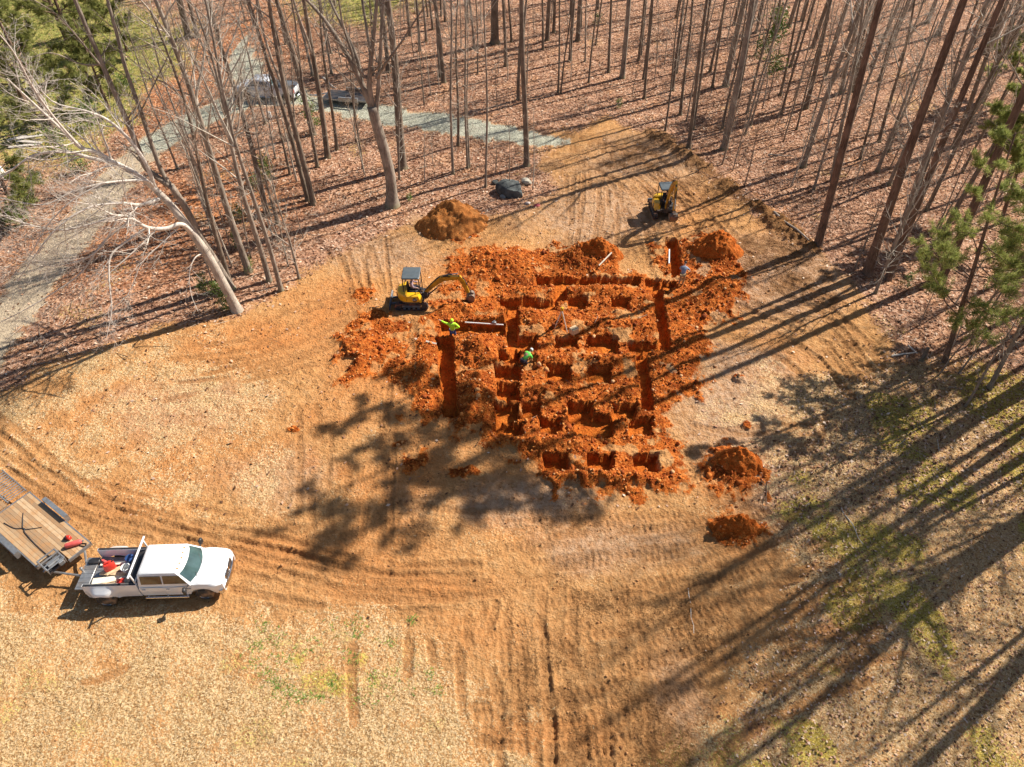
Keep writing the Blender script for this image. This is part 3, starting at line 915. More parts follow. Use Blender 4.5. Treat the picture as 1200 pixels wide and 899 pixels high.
X, Y, Z, f = scatter(230000, -30, 30, 7, 48, lambda f: np.clip(f['straw'], 0, 1) ** 1.5 * .75 + f['moss'] * .2, seed=4)
grass_blades('dry_grass', X, Y, Z, .13, .011, M_STRAW, 'short bleached dry grass over the lower left of the plot', 5, up=.35)
X, Y, Z, f = scatter(30000, 5, 30, 6, 30, lambda f: f['moss'] * .5, seed=6)
M_MOSS = tinted('yellow_moss', [(0, (.16, .13, .02)), (.5, (.34, .30, .05)), (1, (.52, .44, .12))], transl=.1)
grass_blades('yellow_grass', X, Y, Z, .10, .012, M_MOSS, 'yellow green moss and short grass on the right verge', 7, up=.6)

# clods of clay
X, Y, Z, f = scatter(260000, -28, 24, 8, 58, lambda f: (f['clay'] > .4) * f['clay'] ** 3 * (1 - f['pit'] * .93) * .30 + (f['dark'] > .3) * .1 + f['clear'] * .09 * (f['clay'] < .4) * (1 - f['grassl'] * .7) * 1.5 * (f['orange'] * .8 + .2), seed=8)
r = np.random.default_rng(9)
n = len(X)
ph = (1 + 5 ** .5) / 2
ico = np.array([(-1, ph, 0), (1, ph, 0), (-1, -ph, 0), (1, -ph, 0), (0, -1, ph), (0, 1, ph), (0, -1, -ph), (0, 1, -ph), (ph, 0, -1), (ph, 0, 1), (-ph, 0, -1), (-ph, 0, 1)]) / 1.9
icf = np.array([(0, 11, 5), (0, 5, 1), (0, 1, 7), (0, 7, 10), (0, 10, 11), (1, 5, 9), (5, 11, 4), (11, 10, 2), (10, 7, 6), (7, 1, 8), (3, 9, 4), (3, 4, 2), (3, 2, 6), (3, 6, 8), (3, 8, 9), (4, 9, 5), (2, 4, 11), (6, 2, 10), (8, 6, 7), (9, 8, 1)])
sz = np.clip(r.lognormal(math.log(.042), .5, n), .02, .19) * np.where(f['clay'] > .4, r.uniform(.7, 1.1, n), .45)
v = ico[None] * (sz[:, None, None] * r.uniform(.6, 1.35, (n, 12, 1)) * r.uniform(.7, 1.3, (n, 1, 3))) + np.stack([X, Y, Z + sz * .3], -1)[:, None, :]
t = icf[None] + (np.arange(n) * 12)[:, None, None]
isc = f['clay'] > .4
tc_ = np.stack([r.uniform(.05, 1, n) ** .8] * 3 + [np.ones(n)], -1)
kv, ko = np.repeat(isc, 12), None
M_SOILCLOD = tinted('soil_clod', [(0, (.14, .06, .025)), (.5, (.33, .15, .06)), (1, (.52, .28, .12))])
for nm_, sel, mt_, lb_ in (('clay_clods', isc, M_CLOD, 'loose red clay clods strewn between the footing pits'), ('soil_clods', ~isc, M_SOILCLOD, 'brown soil crumbs all over the rutted bare ground')):
    m_ = int(sel.sum()); tt_ = icf[None] + (np.arange(m_) * 12)[:, None, None]
    nb = NB(); nb.add(v[sel].reshape(-1, 3), None, tt_.reshape(-1, 3), col=np.repeat(tc_[sel], 12, 0))
    tag(nb.build(nm_, mt_, smooth=True, angle=180, fix=False), lb_, None, None, 'stuff')

# twigs on the forest floor
X, Y, Z, f = scatter(30000, -60, 60, 20, 92, lambda f: f['leaf'] * .55 + f['grassr'] * .15 + f['clear'] * .01, seed=10)
n = len(X); r = np.random.default_rng(14)
a = r.uniform(0, 2 * PI, n); l = r.lognormal(math.log(.55), .55, n); wd = .007 + .014 * r.uniform(0, 1, n) ** 3
d = np.stack([np.cos(a), np.sin(a), r.normal(.05, .1, n)], -1) * l[:, None] / 2
s = np.stack([-np.sin(a), np.cos(a), 0 * a], -1) * wd[:, None]
c = np.stack([X, Y, Z + .06], -1); upv = np.stack([0 * a, 0 * a, wd * 1.5], -1)
v = np.stack([c - d - s, c - d + s, c - d + upv, c + d - s, c + d + s, c + d + upv], 1).reshape(-1, 3)
o6 = (np.arange(n) * 6)[:, None, None]
q = np.array([[0, 1, 4, 3], [1, 2, 5, 4], [2, 0, 3, 5]])[None] + o6
k = np.repeat(r.uniform(0, 1, n), 6)
nb = NB(); nb.add(v, q.reshape(-1, 4), col=np.stack([k, k, k, np.ones(len(k))], -1))
tag(nb.build('fallen_twigs', M_TWIG, smooth=False, fix=False), 'dead twigs and sticks scattered on the leaf litter', None, None, 'stuff')

# green weeds in the dry grass
X, Y, Z = [], [], []
r = np.random.default_rng(15)
for cx, cy, rr, k in ((308, 732, 5, 8), (300, 757, 5, 8), (318, 795, 8, 16), (330, 805, 6, 10), (325, 745, 6, 8), (350, 812, 6, 10), (374, 816, 5, 10), (388, 800, 6, 10),
                      (410, 770, 6, 8), (415, 735, 7, 9), (442, 793, 7, 9), (455, 752, 5, 7), (484, 728, 3, 8), (336, 770, 9, 9), (357, 762, 9, 7), (423, 818, 8, 7),
                      (510, 808, 6, 7), (505, 790, 4, 5), (340, 820, 12, 8), (300, 780, 12, 7), (470, 800, 16, 10), (390, 740, 20, 10)):
    for _ in range(int(k * 2.2)):
        p = G(cx + r.normal(0, rr * 1.1), cy + r.normal(0, rr * .8))
        X.append(p[0]); Y.append(p[1]); Z.append(0)
X, Y = np.array(X), np.array(Y)
Z = fields(X, Y)['z']
grass_blades('green_weeds', X, Y, Z, .13, .02, M_GREEN, 'small green weeds sprouting in the dry grass near the bottom', 16, up=.5, per=4)

X, Y, Z, f = scatter(60000, -75, -8, 60, 100, lambda f: f['lawn'] * .9, seed=26)
grass_blades('lawn_grass', X, Y, Z, .22, .035, tinted('lawn_blade', [(0, (.11, .15, .03)), (.5, (.25, .30, .06)), (1, (.46, .46, .16))], transl=.15), 'thin green and yellow grass on the small lawns at the top left', 27, up=.6)

# ================================================================== TREES
M_BARK = [bark('bark_grey', (.125, .10, .078), (.35, .29, .235), .9), bark('bark_brown', (.085, .065, .048), (.25, .195, .15), .6),
          bark('bark_pale', (.26, .215, .17), (.52, .45, .38), .4)]
M_TWIGBARK = [simple('twig_grey', (.46, .40, .33), .9, var=.3), simple('twig_brown', (.36, .29, .23), .9, var=.3),
              simple('twig_pale', (.60, .53, .46), .85, var=.2)]
M_PINEBARK = bark('bark_pine', (.075, .045, .032), (.22, .145, .105), 0)
M_NEEDLE = tinted('pine_needles', [(0, (.12, .155, .04)), (.45, (.31, .35, .085)), (.8, (.48, .51, .16)), (1, (.58, .55, .26))], .6, .42)
M_NEEDLE_DARK = tinted('dark_needles', [(0, (.09, .11, .03)), (.4, (.24, .27, .075)), (.8, (.40, .40, .13)), (1, (.54, .48, .24))], .6, .4)
M_HOLLY = tinted('evergreen_leaves', [(0, (.03, .06, .012)), (.45, (.11, .18, .03)), (.8, (.22, .29, .06)), (1, (.38, .42, .20))], .35, .2)


def nrm(v):
    return v / (np.linalg.norm(v) + 1e-9)


def bend(d, ang, rng):
    """direction at an angle from d, any way round"""
    a = nrm(np.cross(d, np.array([0.31, .2, .93]) if abs(d[2]) < .9 else np.array([1.0, .2, 0])))
    b = np.cross(d, a)
    p = rng.uniform(0, 2 * PI)
    return nrm(d * math.cos(ang) + (a * math.cos(p) + b * math.sin(p)) * math.sin(ang))


def path_from(p, d, L, rng, wig, up, n):
    pts = [np.array(p, float)]
    d = nrm(np.array(d, float))
    for _ in range(n):
        d = nrm(d + rng.normal(0, wig, 3) + np.array([0, 0, up]))
        pts.append(pts[-1] + d * L / n)
    return np.array(pts)


def along(pts, t):
    x = t * (len(pts) - 1); i = min(int(x), len(pts) - 2)
    return pts[i] + (pts[i + 1] - pts[i]) * (x - i), nrm(pts[i + 1] - pts[i])


def twigs(nb, pts, L, r, lvl, rng, n, up=.06, ang=(.5, 1.0), t0=.25, ratio=(.35, .6), wig=.14):
    """side branches along a branch, and their own"""
    for k in range(n):
        t = t0 + (1 - t0) * (k + rng.uniform(0, 1)) / n
        p, d = along(pts, min(t, .999))
        l = L * rng.uniform(*ratio) * (1.15 - .6 * t)
        rr = max(.006, r * (1 - .75 * t) * .55)
        q = path_from(p, bend(d, rng.uniform(*ang), rng), l, rng, wig, up, 4 if lvl else 3)
        nb.tube(q, np.linspace(rr, rr * .3, len(q)), 5 if rr > .04 else 4 if rr > .02 else 3, cap=False)
        if lvl > 0:
            twigs(nb, q, l, rr, lvl - 1, rng, max(3, int(n * .7)), up, ang, .2, ratio, wig)


def trunk_path(B, D, h, rng, wob=.02, n=12):
    a, b = rng.uniform(0, 6.3, 2)
    pts = []
    for k in range(n + 1):
        t = k / n
        pts.append(np.array(D) * h * t + np.array([math.sin(a + t * 7) - math.sin(a), math.sin(b + t * 6) - math.sin(b), 0]) * wob * h * t * .5)
    return np.array(pts)


def add_trunk(nb, pts, r0, h, taper=.72, flare=.45, sides=9):
    n = len(pts)
    # extra rings at the foot
    z = [-.35, 0, .12, .35, .8]
    d0 = nrm(pts[1] - pts[0])
    foot = [d0 * s for s in z]
    rf = [r0 * (1 + flare * k) for k in (1.5, 1.0, .55, .2, .04)]
    P = foot + [p for p in pts[1:] if np.linalg.norm(p) > 1.2]
    L = h
    R = rf + [r0 * (1 - taper * np.linalg.norm(p) / L) for p in pts[1:] if np.linalg.norm(p) > 1.2]
    nb.tube(P, R, sides)


ALLT = []      # every tree, for its label


def tree(bx, by, D, h, r0, kind=0, start=.5, limbs=14, lvl=1, seed=0, name='bare_tree', zone=None, limb_len=.2, side=None, base=None, fork=True, low=16, wob=.03):
    rng = np.random.default_rng(seed + 1000)
    X, Y = G(bx, by) if base is None else base
    pts = trunk_path(None, D, h, rng, wob)
    o = empty(name, (X, Y, gz(X, Y)), None, 'tree')
    nb = NB()
    add_trunk(nb, pts, r0, h, sides=10 if r0 > .2 else 7)
    nb.build('trunk', M_BARK[kind], o, angle=180, fix=False)
    nb = NB()
    for k in range(limbs):
        t = start + (1 - start) * (k + rng.uniform(0, 1)) / limbs
        p, d = along(pts, min(t, .995))
        r = max(.012, r0 * (1 - .72 * t) * rng.uniform(.3, .6))
        L = h * limb_len * rng.uniform(.6, 1.3) * (1.25 - .75 * (t - start) / (1 - start))
        dd = bend(d, rng.uniform(.55, 1.05), rng)
        if side is not None:
            dd = nrm(dd + np.array(side))
        q = path_from(p, dd, L, rng, .10, .09, 6)
        nb.tube(q, np.linspace(r, r * .22, len(q)), 6 if r > .05 else 4, cap=False)
        twigs(nb, q, L, r, lvl, rng, 6)
    # a second stem now and then, and small dead twigs low on the trunk
    if fork and rng.uniform() < .4:
        t = rng.uniform(.3, .6)
        p, d = along(pts, t)
        rf = r0 * (1 - .72 * t) * .62
        q = path_from(p, bend(d, rng.uniform(.18, .35), rng), h * (1 - t) * .8, rng, .05, .10, 8)
        nb.tube(q, np.linspace(rf, rf * .3, len(q)), 6, cap=False)
        twigs(nb, q, h * .22, rf * .8, 1, rng, 8)
    for k in range(low):
        p, d = along(pts, rng.uniform(.12, max(.2, start)))
        q = path_from(p, bend(d, rng.uniform(.7, 1.3), rng), rng.uniform(.8, 2.6), rng, .18, .05, 4)
        nb.tube(q, np.linspace(.018, .006, 5), 3, cap=False)
        twigs(nb, q, 1.6, .012, 0, rng, 4)
    nb.build('crown', M_TWIGBARK[kind], o, angle=180, fix=False)
    px, py = proj(X, Y)
    ALLT.append(dict(o=o, px=px, py=py, r=r0, lean=D[0], kind=kind, zone=zone, h=h, name=name))
    return o


def lean(bx, by, tx, ty):
    X, Y = G(bx, by)
    return nrm(PY(tx, ty, Y) - np.array([X, Y, 0]))


# the wood, trunk by trunk: foot, a second point higher on the trunk, thickness in photo pixels, height, bark, start of the crown
T = [
    # left of the dig
    (271, 336, 227, 180, 7, 17, 1, .55, 'L'), (292, 320, 227, 133, 10, 22, 0, .5, 'L'), (316, 330, 280, 192, 8, 17, 0, .5, 'L'),
    (330, 342, 288, 181, 7, 19, 0, .6, 'L'), (313, 250, 288, 150, 8, 20, 1, .6, 'L'), (351, 328, 328, 240, 4, 9, 0, .35, 'L'),
    (367, 238, 341, 120, 8, 22, 1, .6, 'L'), (361, 234, 331, 128, 7, 21, 1, .6, 'L'), (384, 184, 360, 0, 8, 22, 1, .65, 'M'),
    (367, 158, 328, 0, 8, 22, 1, .6, 'M'), (222, 45, 210, 0, 9, 20, 1, .6, 'F'), (232, 46, 222, 0, 6, 18, 1, .6, 'F'),
    (340, 205, 318, 100, 4, 11, 1, .5, 'L'), (250, 275, 205, 130, 5, 14, 0, .5, 'L'), (325, 262, 300, 160, 4, 11, 1, .5, 'L'),
    (372, 195, 350, 60, 5, 15, 1, .5, 'M'), (395, 175, 378, 20, 5, 16, 1, .6, 'M'),
    # round the road
    (472, 197, 458, 60, 12, 24, 1, .62, 'C'), (531, 205, 526, 60, 4, 20, 0, .7, 'C'), (537, 171, 538, 60, 4, 16, 1, .6, 'C'),
    (548, 198, 543, 60, 3.5, 19, 0, .65, 'C'), (550, 197, 548, 60, 2.5, 12, 0, .6, 'C'), (569, 220, 570, 80, 3.5, 20, 0, .7, 'C'),
    (617, 195, 616, 60, 8.5, 25, 1, .66, 'C'), (425, 196, 414, 100, 3, 12, 1, .5, 'C'), (468, 210, 464, 120, 3, 12, 0, .5, 'C'),
    (520, 97, 511, 0, 6, 23, 1, .6, 'F'), (580, 51, 579, 0, 11, 26, 1, .6, 'F'), (641, 48, 643, 0, 6, 23, 1, .6, 'F'), (607, 118, 609, 0, 4.5, 22, 1, .65, 'F'),
    (654, 108, 659, 0, 3, 18, 1, .6, 'F'), (657, 109, 664, 40, 2.5, 14, 1, .6, 'F'), (668, 71, 671, 0, 5, 22, 1, .6, 'F'), (677, 48, 679, 0, 6, 23, 1, .6, 'F'),
    (713, 85, 715, 0, 4, 22, 1, .65, 'F'), (729, 91, 739, 0, 7, 25, 0, .62, 'F'), (492, 60, 489, 0, 4, 20, 1, .6, 'F'), (455, 85, 449, 0, 6, 22, 1, .6, 'F'),
    # right of the road, behind the clearing
    (748, 71, 757, 0, 3.5, 20, 1, .6, 'R'), (755, 115, 762, 0, 4, 21, 1, .6, 'R'), (788, 106, 799, 0, 4.5, 22, 1, .6, 'R'),
    (797, 135, 809, 0, 4.5, 21, 1, .65, 'R'), (806, 177, 831, 0, 6, 24, 1, .65, 'R'), (812, 152, 836, 0, 4, 20, 1, .6, 'R'), (848, 176, 884, 0, 9.5, 25, 0, .6, 'R'),
    (850, 101, 869, 0, 8, 24, 0, .55, 'R'), (779, 156, 795, 40, 3, 14, 1, .6, 'R'), (875, 134, 895, 50, 4, 14, 1, .5, 'R'), (846, 152, 860, 80, 4, 12, 1, .5, 'R'),
    (944, 128, 977, 0, 6.5, 23, 1, .6, 'R'), (941, 195, 987, 60, 7.5, 22, 0, .55, 'R'), (975, 212, 998, 60, 6, 20, 0, .5, 'R'), (1007, 75, 1030, 0, 5.5, 22, 1, .55, 'R'),
    (1030, 166, 1056, 60, 5, 16, 1, .4, 'R'), (1008, 186, 1032, 100, 4, 13, 1, .45, 'R'), (985, 110, 1004, 20, 5.5, 20, 0, .5, 'R'), (1000, 108, 1015, 50, 5, 18, 1, .5, 'R'),
    (957, 291, 1012, 85, 11.5, 30, 1, .72, 'P'), (1015, 322, 1086, 120, 13.5, 31, 1, .72, 'P'), (1046, 298, 1105, 130, 9, 26, 0, .6, 'P'),
    (1040, 328, 1100, 180, 9, 27, 1, .6, 'P'), (1103, 327, 1162, 195, 12.5, 31, 1, .7, 'P'), (1097, 288, 1145, 200, 7.5, 22, 1, .55, 'P'),
    (1062, 262, 1100, 150, 6, 20, 1, .5, 'P'), (1158, 457, 1196, 384, 7, 14, 0, .4, 'P'), (1025, 345, 1065, 240, 4.5, 13, 0, .35, 'P'),
    (1118, 172, 1158, 70, 7, 22, 1, .55, 'P'), (1150, 120, 1180, 40, 8, 22, 1, .5, 'P'), (1180, 215, 1215, 120, 7, 21, 1, .5, 'P'),
]
TALLPINES = {(957, 291), (1015, 322), (1103, 327), (1040, 328)}
for i, (bx, by, tx, ty, w, h, kd, st, zn) in enumerate(T):
    if (bx, by) in TALLPINES:
        continue
    r0 = w * math.hypot(H, G(bx, by)[1]) / F / 2 * .78
    tree(bx, by, lean(bx, by, tx, ty), h, r0, kd, st - .08, limbs=int(10 + h * .5), lvl=1, seed=i, zone=zn, limb_len=.2)


# ------------------------------------------------------------------ pines
def needle_tufts(nb, C, Dr, rng, per=22, ln=.22, wd=.012, spread=.9):
    """sprays of needles: C centres, Dr branch directions"""
    C = np.repeat(C, per, 0); Dr = np.repeat(Dr, per, 0)
    n = len(C)
    d = Dr + rng.normal(0, spread, (n, 3)); d[:, 2] += .25
    d /= np.linalg.norm(d, axis=1)[:, None]
    s = np.cross(d, rng.normal(0, 1, (n, 3))); s /= np.linalg.norm(s, axis=1)[:, None] + 1e-9
    l = ln * rng.uniform(.6, 1.3, n)[:, None]
    c = C + rng.normal(0, .05, (n, 3))
    v = np.stack([c - s * wd, c + s * wd, c + d * l], 1).reshape(-1, 3)
    k = np.repeat(np.clip(np.repeat(rng.uniform(.15, .85, n // per), per) + rng.normal(0, .15, n), 0, 1), 3)
    nb.add(v, None, np.arange(n * 3).reshape(-1, 3), col=np.stack([k, k, k, np.ones(n * 3)], -1))


def pine(base, D, h, r0, start, nb_branch, blen, seed, label=None, name='pine_tree', tuft=(12, 22, .22, .012), mat=None, droop=-.02, zone=None, end=1.0, side=None, group=None, gap=0.0):
    rng = np.random.default_rng(seed + 500)
    X, Y = base
    o = empty(name, (X, Y, gz(X, Y)), label, 'pine tree', 0, group)
    pts = trunk_path(None, D, h, rng, .012)
    nb = NB(); add_trunk(nb, pts, r0, h, .78, .25, 10 if r0 > .2 else 7)
    nb.build('trunk', M_PINEBARK, o, angle=180, fix=False)
    br = NB(); fo = NB()
    nt, per, ln, wd = tuft
    for k in range(nb_branch):
        t = start + (end - start) * (k + rng.uniform(0, 1)) / nb_branch
        if gap and rng.uniform() < gap:
            continue
        p, d = along(pts, min(t, .995))
        tt = (t - start) / (1 - start)
        L = blen * rng.uniform(.55, 1.25) * (1.1 - .85 * tt ** 1.3)
        a = rng.uniform(0, 2 * PI)
        dd = np.array([math.cos(a), math.sin(a), rng.uniform(-.05, .45)])
        if side is not None:
            dd = dd + np.array(side)
        q = path_from(p, dd, L, rng, .10, droop + .05, 6)
        r = max(.012, r0 * (1 - .78 * t) * .35)
        br.tube(q, np.linspace(r, r * .3, len(q)), 5, cap=False)
        C, Dr = [], []
        for j in range(max(3, int(nt * L / blen))):
            s = rng.uniform(.3, 1)
            c, dc = along(q, min(s, .999))
            l2 = L * rng.uniform(.12, .32) * (1.25 - .7 * s)
            w = path_from(c, bend(dc, rng.uniform(.4, 1.1), rng) + np.array([0, 0, .1]), l2, rng, .12, .06, 3)
            br.tube(w, np.linspace(r * .35, .006, len(w)), 3, cap=False)
            for e in (.3, .5, .7, .85, 1.0):
                c2, d2 = along(w, min(e, .999)); C.append(c2); Dr.append(d2)
        needle_tufts(fo, np.array(C), np.array(Dr), rng, per, ln, wd)
    br.build('branches', M_PINEBARK, o, angle=180, fix=False)
    fo.build('foliage', mat or M_NEEDLE, o, smooth=False, fix=False)
    px, py = proj(X, Y)
    if label is None:
        ALLT.append(dict(o=o, px=px, py=py, r=r0, lean=D[0], kind=3, zone=zone, h=h, name=name))
    return o


# tall pines at the right edge: their crowns stand above the picture and shade the middle of the plot
for (bx, by, tx, ty, w, h, st, bl, nbr, lab) in (
        (957, 291, 1012, 85, 11.5, 31, .80, 2.4, 14, 'tall straight pine trunk leaning right, alone at the corner of the clearing'),
        (1015, 322, 1086, 120, 13.5, 33, .78, 3.4, 16, 'thickest dark pine trunk at the right edge of the clearing, in a close group'),
        (1040, 328, 1100, 180, 10, 35.5, .72, 4.4, 22, 'second dark pine trunk of the close group at the right edge of the clearing'),
        (1103, 327, 1162, 195, 12.5, 37, .68, 5.2, 30, 'reddish pine trunk rising behind the green pine boughs at the right')):
    r0 = w * math.hypot(H, G(bx, by)[1]) / F / 2 * .8
    pine(G(bx, by), lean(bx, by, tx, ty), h, r0, st, nbr, bl, bx, lab, 'tall_pine', (13, 16, .34, .034))

# the young pine whose boughs hang into the right of the picture
pine(G(1106, 426), lean(1106, 426, 1135, 330), 14.5, .16, .24, 46, 3.4, 31, 'young pine with light green boughs hanging at the right edge', 'young_pine', (22, 12, .24, .013), gap=.12)
pine(G(1196, 392), lean(1196, 392, 1240, 290), 13.5, .15, .30, 46, 3.2, 32, 'light green pine cut by the right edge, behind the young pine', 'young_pine', (22, 13, .26, .011), gap=.15)
pine(G(1172, 262), lean(1172, 262, 1196, 190), 13.5, .15, .34, 46, 3.0, 33, 'small bright green pine among the dark trunks at the upper right', 'young_pine', (24, 16, .27, .018), gap=.1)
pine(G(1200, 120), lean(1200, 120, 1215, 60), 13, .16, .2, 40, 3.0, 34, 'dark green pine crown in the upper right corner', 'young_pine', (12, 24, .28, .022))

# loose dark pines at the upper left
for i, (bx, by, h, r0, st, n, bl, lab) in enumerate((
        (62, 150, 13, .24, .06, 40, 3.4, 'open dark green pine at the upper left, over the pale boards'),
        (102, 92, 14, .22, .06, 40, 3.4, 'dark trunked pine at the upper left, beside the yellow lawn'),
        (28, 262, 9, .2, .06, 32, 2.6, 'bushy green pine on the left edge, below the white barrel'),
        (30, 122, 15, .25, .08, 42, 3.6, 'large dark pine on the left edge above the pale boards'),
        (78, 48, 15, .2, .08, 40, 3.4, 'farthest green pine at the top left of the picture'),
        (128, 128, 8, .14, .06, 30, 2.2, 'small green pine between the small lawn and the sandy path'),
        (150, 62, 9, .13, .1, 26, 2.2, 'thin green pine beside the small lawn at the top left'))):
    pine(G(bx, by), nrm(np.array([-.03 + .02 * (i % 3), 0, 1])), h, r0, st, int(n * 1.15), bl * 1.1, 60 + i, lab, 'pine_tree', (20, 11, .34, .024), M_NEEDLE_DARK, gap=.1)


# ------------------------------------------------------------------ broad-leaved evergreens and shrubs
def leafy(bx, by, h, w, n, ls, label, seed, name='evergreen_shrub', mat=None, stem=.03, base_h=.1, clump=9):
    rng = np.random.default_rng(seed)
    X, Y = G(bx, by)
    o = empty(name, (X, Y, gz(X, Y)), label, 'evergreen' if h > 3 else 'shrub')
    st = NB(); fo = NB()
    C = []
    tp = path_from((0, 0, -.1), (0, 0, 1), h, rng, .07, .1, 8)
    st.tube(tp, np.linspace(stem, .01, 9), 6)
    for k in range(clump):
        t = base_h + (1 - base_h) * (k + rng.uniform(0, 1)) / clump
        p, d = along(tp, min(t, .99))
        a = rng.uniform(0, 2 * PI)
        q = path_from(p, (math.cos(a), math.sin(a), .5), w * rng.uniform(.35, 1.0) * (1.1 - .6 * t), rng, .15, .05, 4)
        st.tube(q, np.linspace(stem * .4, .006, 5), 4, cap=False)
        for s in (.5, .75, 1):
            C.append(along(q, min(s, .999))[0])
    C = np.array(C)
    k = n // len(C)
    c = np.repeat(C, k, 0); c = c + rng.normal(0, w * .17, c.shape)
    m = len(c)
    u = rng.normal(0, 1, (m, 3)); u /= np.linalg.norm(u, axis=1)[:, None]
    v = np.cross(u, rng.normal(0, 1, (m, 3)) + [0, 0, 1.2]); v /= np.linalg.norm(v, axis=1)[:, None] + 1e-9
    l = (ls * rng.uniform(.6, 1.4, m))[:, None]
    vv = np.stack([c - u * l, c - v * l * .45, c + u * l, c + v * l * .45], 1).reshape(-1, 3)
    kk = np.repeat(np.clip(np.repeat(rng.uniform(.2, .8, len(C)), k) + rng.normal(0, .2, m), 0, 1), 4)
    fo.add(vv, np.arange(m * 4).reshape(-1, 4), col=np.stack([kk, kk, kk, np.ones(m * 4)], -1))
    st.build('stems', M_TWIGBARK[1], o, angle=180, fix=False)
    fo.build('foliage', mat or M_HOLLY, o, smooth=False, fix=False)
    return o


leafy(893, 128, 8.5, 2.0, 1900, .11, 'pale glossy evergreen tree in the bare wood behind the dark soil bank', 1, 'evergreen_tree', None, .07, .4, 18)
leafy(262, 362, 1.9, 1.0, 1500, .05, 'green bush at the foot of the big pale tree', 2)
leafy(243, 345, 1.7, .8, 900, .05, 'tall thin green shrub left of the big pale trunk', 3)
leafy(295, 318, 1.0, .6, 500, .05, 'mossy low green shrub at a trunk base right of the big pale tree', 4)
leafy(281, 258, 1.4, .8, 700, .055, 'bright green shrub between the leaning trunks left of the dig', 5)
leafy(275, 290, 1.2, .7, 500, .05, 'small green sprig low among the leaning trunks', 6)
leafy(316, 212, 2.0, 1.2, 900, .07, 'grey green shrub under the white notice in the orange leaves', 7)
leafy(370, 152, 2.6, 1.2, 900, .08, 'yellowish shrub between the trunks below the pickup on the gravel', 8)
leafy(300, 222, 1.2, .8, 400, .06, 'low dull green shrub below the grey green one, left of a dark trunk', 9)
leafy(108, 150, 2.2, 2.0, 1300, .09, 'wide light green bush left of the sandy path', 10)
leafy(70, 178, 1.8, 1.7, 1000, .09, 'green bush just right of the pale boards', 11)
leafy(150, 108, 1.4, 1.4, 700, .09, 'light green bush at the near end of the small lawn', 12)
leafy(30, 262, 2.0, 1.5, 800, .08, 'dark green bush on the left edge beside the sandy path', 13)
leafy(92, 200, 1.5, 1.3, 700, .08, 'dark rounded bush between the path and the white barrel', 14)
leafy(725, 127, .9, .6, 260, .06, 'tiny yellow green sprig beside the hollow in the leaves', 15)
leafy(1063, 338, 1.1, .7, 400, .05, 'small green sprig at the shaded foot of the right trunk group', 16)
leafy(700, 28, 1.2, .9, 300, .08, 'small yellow green bush far back in the wood, top centre', 17)
leafy(480, 236, .7, .5, 200, .05, 'tiny green tuft beside the foot of the forked grey tree', 18)

# ------------------------------------------------------------------ the big pale tree and the forked tree behind it, at the left
def limb_px(nb, pts, Y0, dY, r0, r1, origin, rng, n=10, lvl=2, up=.02, sides=7, L=None):
    """limb traced in depth: every point has its own distance"""
    P = []
    for k, (x, y) in enumerate(pts):
        P.append(PY(x, y, Y0 + dY * k / max(1, len(pts) - 1)) - origin)
    P = smooth_path3(np.array(P), 4)
    nb.tube(P, np.linspace(r0, r1, len(P)), sides, cap=False)
    l = np.linalg.norm(np.diff(P, axis=0), axis=1).sum()
    twigs(nb, P, L or l * .62, r0 * .8, lvl, rng, n, up, (.45, 1.0), .2, (.4, .7), .16)
    return P


def smooth_path3(p, n):
    q = np.vstack([2 * p[0] - p[1], p, 2 * p[-1] - p[-2]])
    out = []
    for i in range(1, len(q) - 2):
        for k in range(n):
            t = k / n
            out.append(.5 * ((2 * q[i]) + (-q[i - 1] + q[i + 1]) * t + (2 * q[i - 1] - 5 * q[i] + 4 * q[i + 1] - q[i + 2]) * t * t + (-q[i - 1] + 3 * q[i] - 3 * q[i + 1] + q[i + 2]) * t ** 3))
    out.append(p[-1])
    return np.array(out)


rng = np.random.default_rng(77)
bx, by = 279, 366
X, Y = G(bx, by); O = np.array([X, Y, gz(X, Y)])
t = empty('pale_tree', O, 'big pale barked tree spreading white bare branches over the left edge', 'tree')
nb = NB()
P = smooth_path3(np.array([PY(x, y, Y) - O for x, y in ((279, 366), (262, 333), (240, 294), (214, 258), (198, 238), (180, 220))]), 4)
nb.tube(np.vstack([P[0] - [0, 0, .4], P]), np.concatenate([[.52, .42, .33, .30], np.linspace(.29, .17, len(P) - 3)]), 12)
nb.build('trunk', M_BARK[2], t, angle=180, fix=False)
nb = NB()
limb_px(nb, [(183, 223), (158, 203), (133, 190), (112, 178), (93, 172), (70, 150), (40, 122), (8, 92)], Y, -2.5, .17, .035, O, rng, 13)
limb_px(nb, [(133, 190), (105, 185), (80, 178), (40, 182), (5, 205), (-25, 215)], Y - .8, -3.0, .12, .025, O, rng, 12)
limb_px(nb, [(228, 276), (213, 263), (195, 268), (173, 267), (155, 257), (140, 253), (110, 262), (70, 270), (30, 262), (-20, 245)], Y, -5.0, .15, .03, O, rng, 16)
limb_px(nb, [(173, 267), (150, 282), (130, 300), (128, 330), (131, 362), (125, 395)], Y - 1.5, -4.5, .075, .018, O, rng, 10)
limb_px(nb, [(190, 232), (165, 240), (140, 238), (100, 245), (60, 275), (20, 330)], Y, -6.0, .11, .02, O, rng, 13)
limb_px(nb, [(180, 221), (172, 212), (150, 212), (120, 215), (85, 225), (50, 240), (0, 232)], Y, -4.0, .10, .02, O, rng, 12)
limb_px(nb, [(182, 222), (170, 190), (148, 160), (125, 140), (100, 130), (60, 118), (30, 80)], Y, -1.0, .12, .02, O, rng, 12)
limb_px(nb, [(237, 297), (228, 303), (222, 320), (224, 345), (232, 365)], Y - .2, -2.2, .045, .015, O, rng, 7, 1)
